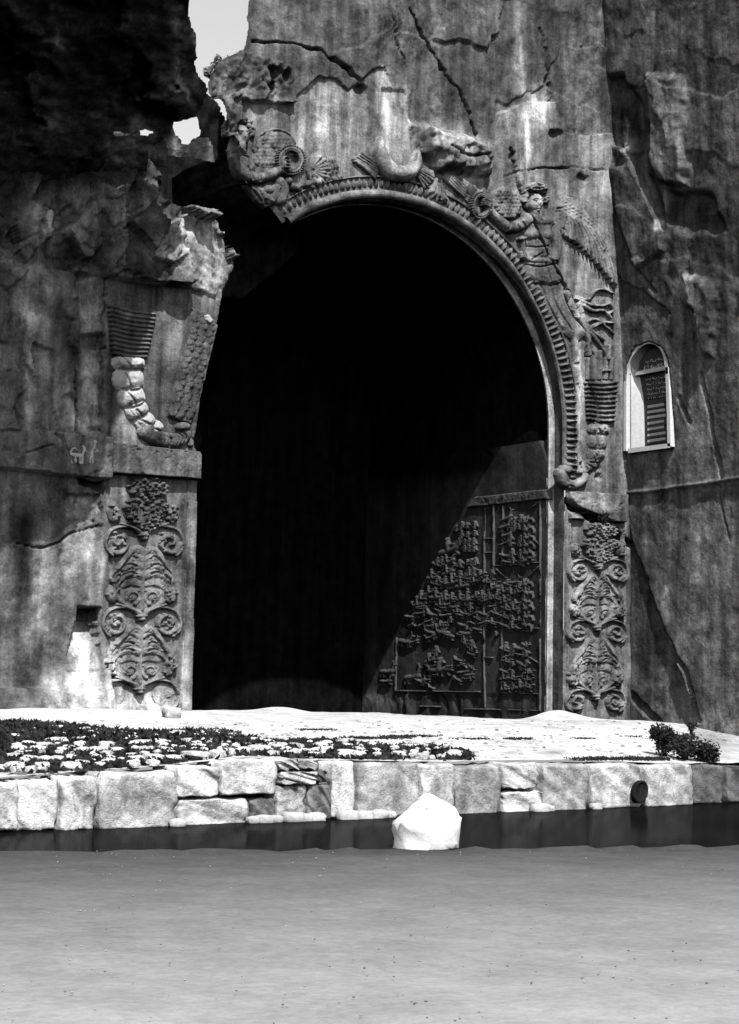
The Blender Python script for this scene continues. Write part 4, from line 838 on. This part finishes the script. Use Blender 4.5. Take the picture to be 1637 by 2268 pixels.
def scrawl(x0, y0, x1, y1, n, h, parent, xx, w=1.1):
    for k in range(n):
        t = (k+.5)/n; x_, y_ = x0+(x1-x0)*t, y0+(y1-y0)*t; q_ = rr.random(); s = h*rr.uniform(.7, 1.2); a = (x1-x0)/n*.55
        P = [(x_-a, y_), (x_-a*.5, y_+s*.5), (x_+a*.3, y_+s*.45), (x_+a*.8, y_-s*.2)] if q_ < .45 else ([(x_, y_-s*.9), (x_+.4, y_+s*.2)] if q_ < .65 else [(x_+a, y_-s*.3), (x_+a*.2, y_-s*.5), (x_-a*.2, y_+s*.1), (x_+a*.4, y_+s*.4), (x_+a*1.1, y_+s*.1)])
        bar_px('letter', P, [w*.5, w*1.3, w*.6], xx-.006, xx, M_WHITE, parent)
TY = [o for o in TB.children if o.name.startswith('tympanum')][0]
scrawl(1420, 816, 1480, 803, 8, 9, TY, .051, 1.7); scrawl(1426, 800, 1474, 791, 6, 6, TY, .051, 1.2)
for y_ in (838, 850, 861, 871, 882): scrawl(1424+(y_-838)*.1, y_+1, 1484, y_-7, 9, 4, TP, .061, .9)

# ------------------------------------------------------------------ terrace, water, near bank
EDGE_PX = [(-260, 1752), (34, 1725), (389, 1698), (560, 1680), (770, 1686), (1002, 1690), (1273, 1684), (1536, 1692), (1700, 1694), (1900, 1700)]
ZW_ = -1.05
wl_ = np.array([at(x, y, 2, ZW_) for x, y in ((-260, 1850), (37, 1841), (341, 1834), (560, 1824), (784, 1808), (1002, 1807), (1308, 1788), (1589, 1779), (1900, 1766))])
cf = np.polyfit(wl_[:, 0], wl_[:, 1], 1)                            # straight quay line on the ground plan
def quay_y(x): return cf[0]*x+cf[1]
def quay_pt(px, py, out=0.0):                 # frame point on the vertical plane of the quay front
    d = rays(px, py); k = (cf[0]*CAM[0]+cf[1]-CAM[1]+out)/(d[1]-cf[0]*d[0]); return np.array([CAM[q_]+d[q_]*k for q_ in range(3)])
QT = np.array([quay_pt(*e_) for e_ in EDGE_PX])
def ground_z(x, y):
    t = np.clip((y-quay_y(x))/(-1.2-quay_y(x)), 0, 1)
    z = (np.interp(x, QT[:, 0], QT[:, 2])-.015)*(1-t)**1.2+.015*t+(fbm(x*.8, y*.8, 3)-.5)*.07*np.clip((y+9)/3, 0, 1)+(fbm(x*4, y*4, 6)-.5)*.02
    def mound(cx, cy, r, h): return h*np.exp(-(((x-cx)**2+((y-cy)*1.3)**2)/r**2))
    return z+mound(3.75, .0, .5, .16)+mound(-4.3, -.5, 1.6, .08)+mound(-6.5, -.5, 1.5, .08)+mound(1.0, 5.2, .6, .12)+mound(4.6, -.4, 1.2, .05)
gx = np.arange(-14, 6.2, .07); gt = np.linspace(0, 1, 190)
U, Tt = np.meshgrid(gx, gt, indexing='ij'); Yg = quay_y(U)+.25+(6.7-quay_y(U))*Tt; Zg = ground_z(U, Yg)
PX, PY = proj(U, Yg, Zg); tg = .66*(.75+.5*fbm(U*1.4, Yg*.7, 8))
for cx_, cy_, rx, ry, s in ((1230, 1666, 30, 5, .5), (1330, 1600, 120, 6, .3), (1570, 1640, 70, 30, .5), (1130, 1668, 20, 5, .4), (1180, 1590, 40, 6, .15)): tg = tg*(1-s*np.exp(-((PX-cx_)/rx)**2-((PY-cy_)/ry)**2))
WEED = [(20, 1603), (100, 1608), (220, 1620), (330, 1628), (480, 1622), (560, 1646), (700, 1640), (830, 1650), (960, 1656), (1012, 1666), (1010, 1684), (770, 1680), (620, 1677), (560, 1668), (389, 1692), (20, 1718)]
soil = inpoly(PX+(fbm(U*3, Yg*3, 3)-.5)*60, PY+(fbm(U*3, Yg*3, 5)-.5)*10, WEED); tg = np.where(soil, .05+.5*sstep(.52, .66, fbm(U*2.6, Yg*2.6, 9)), tg)     # dark damp soil under the weeds, dusty in places
I = np.arange(U.size).reshape(U.shape)
link('terrace_ground', mesh('terrace_ground', np.stack([U, Yg, Zg], -1).reshape(-1, 3), np.stack([I[:-1, :-1], I[1:, :-1], I[1:, 1:], I[:-1, 1:]], -1).reshape(-1, 4), tg), M_GROUND, kind='structure')
# water
w = np.array([(-60, -60, ZW_), (60, -60, ZW_), (60, 1, ZW_), (-60, 1, ZW_)], float)
link('pool_water', mesh('pool_water', w, [[0, 1, 2, 3]], None, False), M_WATER, kind='structure')
nt = M_WATER.node_tree; nz_ = nt.nodes.new('ShaderNodeTexNoise'); nz_.inputs['Scale'].default_value = 1.6; nz_.inputs['Detail'].default_value = 3; bpn = nt.nodes.new('ShaderNodeBump'); bpn.inputs['Strength'].default_value = .1; bpn.inputs['Distance'].default_value = .03
gg = nt.nodes.new('ShaderNodeNewGeometry'); nt.links.new(gg.outputs['Position'], nz_.inputs['Vector']); nt.links.new(nz_.outputs['Fac'], bpn.inputs['Height']); gl = nt.nodes.new('ShaderNodeBsdfGlossy'); gl.inputs['Roughness'].default_value = .1; gl.inputs['Color'].default_value = (.8, .8, .8, 1); mx = nt.nodes.new('ShaderNodeMixShader'); mx.inputs[0].default_value = .07
nt.links.new(bpn.outputs[0], gl.inputs['Normal']); nt.links.new(nt.nodes['Principled BSDF'].outputs[0], mx.inputs[1]); nt.links.new(gl.outputs[0], mx.inputs[2]); nt.links.new(mx.outputs[0], nt.nodes['Material Output'].inputs['Surface'])
# near bank: dark silt by the water, growing paler farther from it
ZB = -.62
e0, e1 = np.array(at(0, 1880, 2, ZB)), np.array(at(1637, 1868, 2, ZB)); dirx = (e1-e0)[:2]/np.linalg.norm((e1-e0)[:2]); nrm = np.array([dirx[1], -dirx[0]])
sv = np.r_[np.linspace(-14, 22, 260)]; tv = np.r_[[-1.6, -.9, -.5, -.25, -.1], np.linspace(0, 1.0, 16)[0:], np.linspace(1.06, 12, 190), np.linspace(13, 60, 12), [150, 600]]
Sg, Tg = np.meshgrid(sv*np.where(np.abs(sv) > 13, 1, 1), tv, indexing='ij')
Sg = np.where((Sg < -13.9) | (Sg > 21.9), Sg*30, Sg)
mid = (e0+e1)[:2]/2-dirx*4
Xn = mid[0]+dirx[0]*Sg+nrm[0]*Tg; Yn = mid[1]+dirx[1]*Sg+nrm[1]*Tg
wob = (fbm(Sg*.9, Tg*0, 4)-.5)*.5
Tw = Tg+wob
Zn = np.where(Tw < 0, ZB+Tw*.45, ZB-.05+.05*np.clip(Tw*2, 0, 1))+(fbm(Xn*3, Yn*3, 5)-.5)*.025*(Tg > 0)+(fbm(Xn*.7, Yn*.7, 6)-.5)*.06*(Tg > .3)
bank_ramp = sstep(-1.2, 9.0, Tg+(fbm(Xn*.5, Yn*.5, 9)-.5)*1.2)
tnb = .055+.31*bank_ramp
I = np.arange(Sg.size).reshape(Sg.shape)
link('near_bank', mesh('near_bank', np.stack([Xn, Yn, Zn], -1).reshape(-1, 3), np.stack([I[:-1, :-1], I[:-1, 1:], I[1:, 1:], I[1:, :-1]], -1).reshape(-1, 4), tnb), M_SHORE, kind='structure')

# ------------------------------------------------------------------ quay wall of rough blocks
QW = empty('quay_wall', (-5, float(quay_y(-5)), -1.1), label='low retaining wall of pale rough stone blocks along the pool edge', category='wall'); QL = np.array(QW.location)
qd = np.array([1, cf[0], 0])/math.hypot(1, cf[0]); qn = np.array([cf[0], -1, 0])/math.hypot(1, cf[0])   # along, outward
def rock_mesh(name, V, Q, tone): return mesh(name, V, Q, tone)
def cube_grid(n):
    V = {}; Q = []
    def idx(p):
        if p not in V: V[p] = len(V)
        return V[p]
    for ax in range(3):
        for sg in (0, n):
            for a in range(n):
                for b in range(n):
                    c = []
                    for da, db in ((0, 0), (1, 0), (1, 1), (0, 1)):
                        p = [0, 0, 0]; p[ax] = sg; p[(ax+1) % 3] = a+da; p[(ax+2) % 3] = b+db; c.append(idx(tuple(p)))
                    Q.append(c if sg == n else c[::-1])
    return np.array(list(V.keys()), float)/n*2-1, np.array(Q)
CG, CQ = cube_grid(14)
def block(x0, y0, x1, y1, tone, out=.0, seed=0, skew=0):
    a, b = quay_pt(x0, (y0+y1)/2), quay_pt(x1, (y0+y1)/2); zt = (quay_pt(x0, y0)[2]+quay_pt(x1, y0)[2])/2; zb = (quay_pt(x0, y1)[2]+quay_pt(x1, y1)[2])/2
    wd = np.linalg.norm((b-a)[:2])*.968; c = (a+b)/2; h = (zt-zb)*.965; d = .5
    P = CG.copy(); k = .42
    e_ = 1-np.clip((np.abs(P)-(1-k))/k, 0, 1)**3.0*.06*np.roll(np.clip((np.abs(P)-.7)/.3, 0, 1), 1, axis=1)
    P = P*e_
    amp = np.array([.05, .10, .06])
    n3 = np.stack([fbm(P[:, 1]*1.8+seed*3.1, P[:, 2]*2.4+P[:, 0]*2.1, s, 5)-.5 for s in (1, 5, 9)], -1)
    L = P*np.array([wd/2, d/2, h/2])+n3*amp*np.array([1, 1, 1])*1.1
    V = np.outer(L[:, 0], qd)+np.outer(-L[:, 1], qn)*1+np.outer(L[:, 2], [0, 0, 1])
    ctr = np.array([c[0], c[1], (zt+zb)/2])-qn*(d/2-.04-out)
    nrm_ = fbm(P[:, 0]*1.3+seed, P[:, 2]*1.3, 4)
    tn = np.clip(tone*1.25*(1.05-.75*sstep(.5, .72, fbm(P[:, 0]*2.3+seed, P[:, 2]*2.1, 14))*(.6 if tone < .6 else .15)), .05, .85)
    o = link('stone_block', mesh('stone_block', V, CQ, tn), M_BLOCK, QW); o.location = tuple(ctr-QL); return o
BL = [(-230, 1745, -130, 1850, .6), (-128, 1740, -40, 1845, .5), (-38, 1734, 36, 1842, .62), (38, 1727, 131, 1842, .64), (133, 1719, 210, 1842, .5), (213, 1708, 388, 1840, .46), (392, 1697, 487, 1766, .68), (395, 1769, 552, 1832, .55), (490, 1681, 614, 1763, .7), (555, 1768, 609, 1828, .16),
 (618, 1680, 660, 1706, .45), (662, 1684, 706, 1704, .5), (620, 1709, 700, 1736, .55), (702, 1708, 724, 1732, .12), (612, 1739, 676, 1824, .4), (679, 1736, 728, 1820, .2), (731, 1686, 781, 1816, .66), (784, 1687, 924, 1812, .36), (927, 1691, 1001, 1812, .42), (1008, 1694, 1108, 1809, .32),
 (1112, 1690, 1190, 1748, .55), (1114, 1751, 1198, 1806, .56), (1200, 1690, 1302, 1800, .34), (1306, 1690, 1420, 1793, .5), (1422, 1692, 1530, 1789, .42), (1533, 1694, 1604, 1783, .12), (1607, 1696, 1690, 1780, .12), (1692, 1698, 1790, 1776, .15)]  # right-end blocks carry shade in their dark tone
for i_, (x0, y0, x1, y1, t) in enumerate(BL): block(x0, y0, x1, y1, t, random.uniform(-.04, .04), i_)
# dark packing behind the joints
A_ = QT+np.array([0, .22, -.03]); B_ = A_.copy(); B_[:, 2] = -1.3; V, Q = strip(A_, B_)
link('joint_fill', mesh('joint_fill', V-QL, Q, None, False), M_DARK, QW)
# round drain mouth
c = quay_pt(1405, 1753, 0)+qn*.10; V = []; Q = []
for k, (rr_, o_) in enumerate(((1.0, -.04), (1.0, .02), (.86, .035), (.80, .02), (.5, .012), (.05, .01))):
    for m in range(24):
        a = 2*math.pi*m/24; r = .155*rr_*(1+.10*math.sin(2*a+.6)*rr_); V.append(c+qd*r*math.cos(a)+np.array([0, 0, r*1.06*math.sin(a)])+qn*o_)
    if k:
        for m in range(24): a = (k-1)*24+m; b = (k-1)*24+(m+1) % 24; Q.append((a, b, b+24, a+24))
link('drain_mouth', mesh('drain_mouth', np.array(V)-QL, Q), M_DARK, QW)

# ------------------------------------------------------------------ loose things on the terrace and in the water
def boulder(name, c, dims, seed, mat, tone=None, n=8, rough=.22, box=.35, **props):
    G, Q = (CG, CQ) if n == 14 else cube_grid(n)
    s_ = G/np.linalg.norm(G, axis=1)[:, None]; P = s_*(1-box)+G*box
    nn = fbm(P[:, 0]*1.5+seed*2.3, P[:, 1]*1.5+P[:, 2]*1.9, 3)-.5; P = P*(1+rough*2*nn)[:, None]
    V = P*np.array(dims)/2
    o = link(name, mesh(name, V, Q, None if tone is None else np.full(len(V), tone)), mat, **props); o.location = tuple(c); return o
def gpt(px, py):                              # frame point on the terrace: first meeting of the sight line with the ground
    d = rays(px, py); yl = np.linspace(-11.5, 6.4, 260); t = (yl-CAM[1])/d[1]; x = CAM[0]+d[0]*t; z = CAM[2]+d[2]*t
    k = np.where((z < ground_z(x, yl)) & (yl > quay_y(x)))[0]
    k = k[0] if len(k) else len(yl)-1
    return np.array([x[k], yl[k], float(ground_z(x[k], yl[k]))])
# tall white boulder at the foot of the wall
wo = -3.6; LV = [(1880, 890, 1004), (1862, 888, 1004), (1840, 886, 1004), (1822, 880, 1003), (1811, 893, 1003), (1800, 906, 1001), (1790, 915, 995), (1780, 924, 983), (1771, 934, 970), (1764, 939, 958), (1759, 944, 951)]
V = []; Q = []; NS = 28
for k, (yv, xl, xr) in enumerate(LV):
    a, b = quay_pt(xl, yv, wo), quay_pt(xr, yv, wo); c = (a+b)/2; hw = np.linalg.norm(b-a)/2
    for m in range(NS):
        th = 2*math.pi*m/NS; q_ = c+qd*hw*math.copysign(abs(math.cos(th))**.8, math.cos(th))+qn*(hw*.55+.04)*math.sin(th)
        fk = 1 if k < 8 else .25; q_ = q_+fk*(qn*.12*(float(vn(m*.9+k*.3, k*1.1, 4))-.5)+np.array([0, 0, .04*(float(vn(m*1.7, k*.6, 6))-.5)]))
        V.append(q_)
    if k:
        for m in range(NS): a_ = (k-1)*NS+m; b_ = (k-1)*NS+(m+1) % NS; Q.append((a_, b_, b_+NS, a_+NS))
n0 = len(V); V.append(np.mean(V[-NS:], 0)+np.array([0, 0, .01]))
for m in range(0, NS, 2): Q.append((n0-NS+m, n0-NS+(m+1) % NS, n0-NS+(m+2) % NS, n0))
wb = quay_pt(944, 1868, wo); V = np.array(V)-np.array([wb[0], wb[1], ZW_-.05]); CQ_ = np.array(Q)
bo = link('white_boulder', mesh('white_boulder', V, CQ_), stone('chalk_white_stone', .82, var=.05, streak=0, bump=.2), label='bright white pointed boulder standing in the dark water before the quay', category='boulder')
bo.location = (wb[0], wb[1], ZW_-.05)
p = gpt(374, 1588); boulder('rock', p+np.array([0, -.1, .05]), (.28, .22, .2), 5, M_PALE, label='single pale rock lying at the foot of the left pilaster', category='rock')
# small pale stones at the waterline
for k, (px, s) in enumerate([(560, .12), (585, .16), (610, .13), (650, .2), (675, .14), (700, .16), (770, .2), (805, .17), (838, .18), (862, .13), (392, .14), (1195, .2), (1215, .12), (1320, .14)]):
    q_ = quay_pt(px, 1822-(px-560)*.028, -.12); boulder('waterline_stone', (q_[0], q_[1], ZW_+.03), (s*1.5, s, s*.8), k+50, M_PALE, n=5, label='small pale stone at the waterline below the quay wall', category='stone', group='small stones at the waterline')
# rubble and weeds on the left of the terrace
WEED = [(20, 1603), (100, 1608), (220, 1620), (330, 1628), (480, 1622), (560, 1646), (700, 1640), (830, 1650), (960, 1656), (1012, 1666), (1010, 1684), (770, 1680), (620, 1677), (560, 1668), (389, 1692), (20, 1718)]
base_st = []
for k in range(6):
    o = boulder('loose_stone', (0, 0, 0), (1, 1, 1), k+20, M_BLOCK, .66, n=6, rough=.3, box=.5, label='flat pale broken stone lying among dark weeds on the terrace', category='stone', group='broken stones among the weeds'); base_st.append(o)
rr = random.Random(8); first = set(); cnt = 0; spots = []
while cnt < 190:
    px, py = rr.uniform(30, 1030), rr.uniform(1603, 1722)
    if not inpoly(np.array([px]), np.array([py]), WEED)[0]: continue
    low = (py-1603-(px < 500)*(0)-max(0, px-300)*.06)/(110-px*.05)
    if rr.random() > .05+1.25*max(0, low)**1.5+(.3 if px > 560 else 0): continue
    w_ = rr.choice((.09, .13, .18, .26, .34))*rr.uniform(.8, 1.2); p = gpt(px, py)
    if p[1] < quay_y(p[0])+.3 or any(math.dist((p[0], p[1]*.45), (s[0], s[1]*.45)) < (w_+s[2])*.46 for s in spots): continue
    k = rr.randrange(6); o = base_st[k]
    if k in first: o = o.copy(); COL.objects.link(o)
    first.add(k); o.location = (p[0], p[1], p[2]+.02); o.scale = (w_, w_*rr.uniform(.7, 1.4), rr.uniform(.07, .13)); o.rotation_euler = (rr.uniform(-.12, .12), rr.uniform(-.12, .12), rr.uniform(0, 6.28)); spots.append((p[0], p[1], w_)); cnt += 1
def blades(name, pts, hs, mat, nb=7, spread=.07, wid=.012, lean=.7, **props):
    V = []; Q = []; r = random.Random(len(pts))
    for (p, h) in zip(pts, hs):
        for _ in range(nb):
            a = r.uniform(0, 6.28); x, y = p[0]+r.gauss(0, spread), p[1]+r.gauss(0, spread); hh = h*r.uniform(.5, 1.15); lx, ly = math.cos(a)*hh*lean*r.random(), math.sin(a)*hh*lean*r.random(); b = r.uniform(0, 6.28); cx_, cy_ = math.cos(b)*wid*r.uniform(.7, 1.5), math.sin(b)*wid
            n = len(V); V += [(x-cx_, y-cy_, p[2]-.01), (x+cx_, y+cy_, p[2]-.01), (x+lx*.5+cx_*1.2, y+ly*.5+cy_*1.2, p[2]+hh*.6), (x+lx, y+ly, p[2]+hh)]; Q.append((n, n+1, n+2, n+3))
    o = props.pop('origin', None); V = np.array(V)
    return link(name, mesh(name, V, Q, None, False), mat, **props)
pts, hs = [], []
k = 0
while k < 9000:
    px, py = rr.uniform(20, 1030), rr.uniform(1600, 1722)
    if not inpoly(np.array([px]), np.array([py]), WEED)[0]: continue
    f = float(fbm(np.array(px*.02), np.array(py*.09), 7)); low = (py-1603-max(0, px-300)*.06)/(110-px*.05)
    k += 1
    if f < .22+.34*max(0, low): continue
    p = gpt(px, py)
    if p[1] < quay_y(p[0])+.32: continue
    pts.append(p); hs.append(rr.choice((.02, .035, .05, .07, .10))*rr.uniform(.8, 1.2)*(1.2 if low < .45 and px < 560 else .8))
blades('weeds', pts, [h*.75 for h in hs], M_LEAF, 10, .11, .03, 1.5, kind='stuff')
def pebbles(name, pts, mat, lo, hi, tone):
    G, Q = cube_grid(2); G = G/np.linalg.norm(G, axis=1)[:, None]; r_ = np.random.default_rng(len(pts)); P = []
    for p in pts: P.append((G*(r_.uniform(lo, hi)*np.array([1.2, 1, .7])*r_.uniform(.7, 1.3, 3))+np.array(p), Q))
    V, Q = joined(P); return link(name, mesh(name, V, Q, np.repeat(r_.uniform(tone*.4, tone*1.3, len(pts)), len(G))), mat, kind='stuff')
pp_ = []
for _ in range(900):
    p = gpt(rr.uniform(20, 1620), rr.uniform(1596, 1690))
    if p[1] > quay_y(p[0])+.3 and p[1] < 1: pp_.append(p)
pebbles('gravel', pp_, M_BLOCK, .01, .035, .45)
def bank_z(x, y): return ZB-.03
pb = []
for _ in range(260):
    px, py = rr.uniform(-20, 1660), 1885+400*rr.random()**1.3; q_ = at(px, py, 2, ZB+.012); pb.append(np.array(q_))
pebbles('shore_pebbles', pb, M_SHORE, .002, .0055, .30)
# dry weed strips along the terrace and tufts
def row(px0, px1, py, n, h, jit=1.5):
    return [(gpt(px0+(px1-px0)*rr.random(), py+rr.uniform(-jit, jit)), h*rr.uniform(.6, 1.2)) for _ in range(n)]
R_ = row(660, 735, 1617, 26, .02, .6)+row(770, 900, 1636, 60, .035)+row(850, 960, 1632, 40, .03, .8)+row(1000, 1080, 1637, 16, .02, .6)+row(1120, 1172, 1638, 30, .03, .6)+row(1275, 1310, 1636, 14, .02, .5)+row(1258, 1480, 1683, 110, .05, 1.5)+row(1280, 1330, 1690, 40, .06, 4)+row(1455, 1530, 1634, 46, .06, 1.5)+row(1380, 1420, 1632, 8, .02, .6)+row(560, 700, 1646, 60, .05, 3)+row(610, 700, 1655, 60, .06, 4)
R_ = [q_ for q_ in R_ if q_[0][1] > quay_y(q_[0][0])+.2]
blades('dry_grass', [q_[0] for q_ in R_], [q_[1] for q_ in R_], M_LEAF, 9, .05, .014, kind='stuff')
# bushes
def bush(name, c, r, n, leaf, mat, seed, sq=1.0, **props):
    r_ = random.Random(seed); e = empty(name, tuple(c), **props); V = []; Q = []; lob = [(r_.uniform(-.5, .5)*r, r_.uniform(-.4, .4)*r, r_.uniform(.35, 1.1)*r*sq, r*r_.uniform(.22, .5)) for _ in range(12)]
    for _ in range(n):
        l = r_.choice(lob); d = Vector((r_.gauss(0, 1), r_.gauss(0, 1), r_.gauss(0, 1))).normalized()*l[3]*r_.choice((r_.uniform(.3, 1.0), r_.uniform(.8, 1.5))); p = Vector(l[:3])+d; p.z = max(p.z, .02)
        a = Vector((r_.gauss(0, 1), r_.gauss(0, 1), r_.gauss(0, .7))).normalized()*leaf*r_.uniform(.6, 1.3); b = a.cross(Vector((r_.gauss(0, 1), r_.gauss(0, 1), r_.gauss(0, 1)))).normalized()*leaf*.45
        k = len(V); V += [tuple(p-a), tuple(p-b), tuple(p+a), tuple(p+b)]; Q.append((k, k+1, k+2, k+3))
    link('foliage', mesh('foliage', np.array(V), Q, None, False), mat, e)
    V, Q = [], []
    for l in lob:
        tip = Vector(l[:3]); n0 = len(V)
        for t in (0, 1):
            for k in range(4): a = math.pi/2*k; V.append((tip.x*t+.012*(1-.6*t)*math.cos(a), tip.y*t+.012*(1-.6*t)*math.sin(a), tip.z*t-.03*(1-t)))
        for k in range(4): Q.append((n0+k, n0+(k+1) % 4, n0+4+(k+1) % 4, n0+4+k))
    link('stem', mesh('stem', np.array(V), Q), M_LEAF, e); return e
p = gpt(1473, 1676); bush('bush', p, .30, 1500, .035, M_LEAF, 1, 1.15, label='tallest dark round bush on the right of the terrace', category='bush')
p = gpt(1515, 1684); bush('bush', p, .31, 1500, .035, M_LEAF, 2, .8, label='broad dark bush between the tall round one and the shaded corner', category='bush')
p = gpt(1562, 1688); bush('bush', p, .26, 1000, .035, M_LEAF, 3, .7, label='low dark bush in the shaded right corner of the terrace', category='bush')
p = gpt(1530, 1628); bush('small_plant', p, .12, 260, .03, M_LEAF, 4, 1.4, label='small dark plant growing at the foot of the right-hand cliff', category='plant')
q_ = at(1338, 1150, 1, -.08); bush('crack_plant', (q_[0], -.06, q_[2]-.06), .16, 420, .03, M_LEAF, 5, 1.0, label='dark tuft growing from the crack above the right pilaster', category='plant')
# shrubs on the ledge in the gap of sky
for k, (px, py, r, h) in enumerate([(466, 158, .13, 2.0), (488, 150, .18, 2.3), (512, 138, .14, 1.9), (532, 126, .13, 1.9)]):
    q_ = at(px, py, 1, .45); bush('shrub', tuple(np.array(q_)-[0, 0, .12]), r, 900, .04, M_LEAF2, 30+k, h*.55, label=['small grey shrub at the left end of the ledge against the sky', 'tallest grey shrub on the ledge in the gap of sky', 'third grey shrub from the left on the sky-gap ledge', 'grey shrub against the right side of the sky gap'][k], category='shrub')
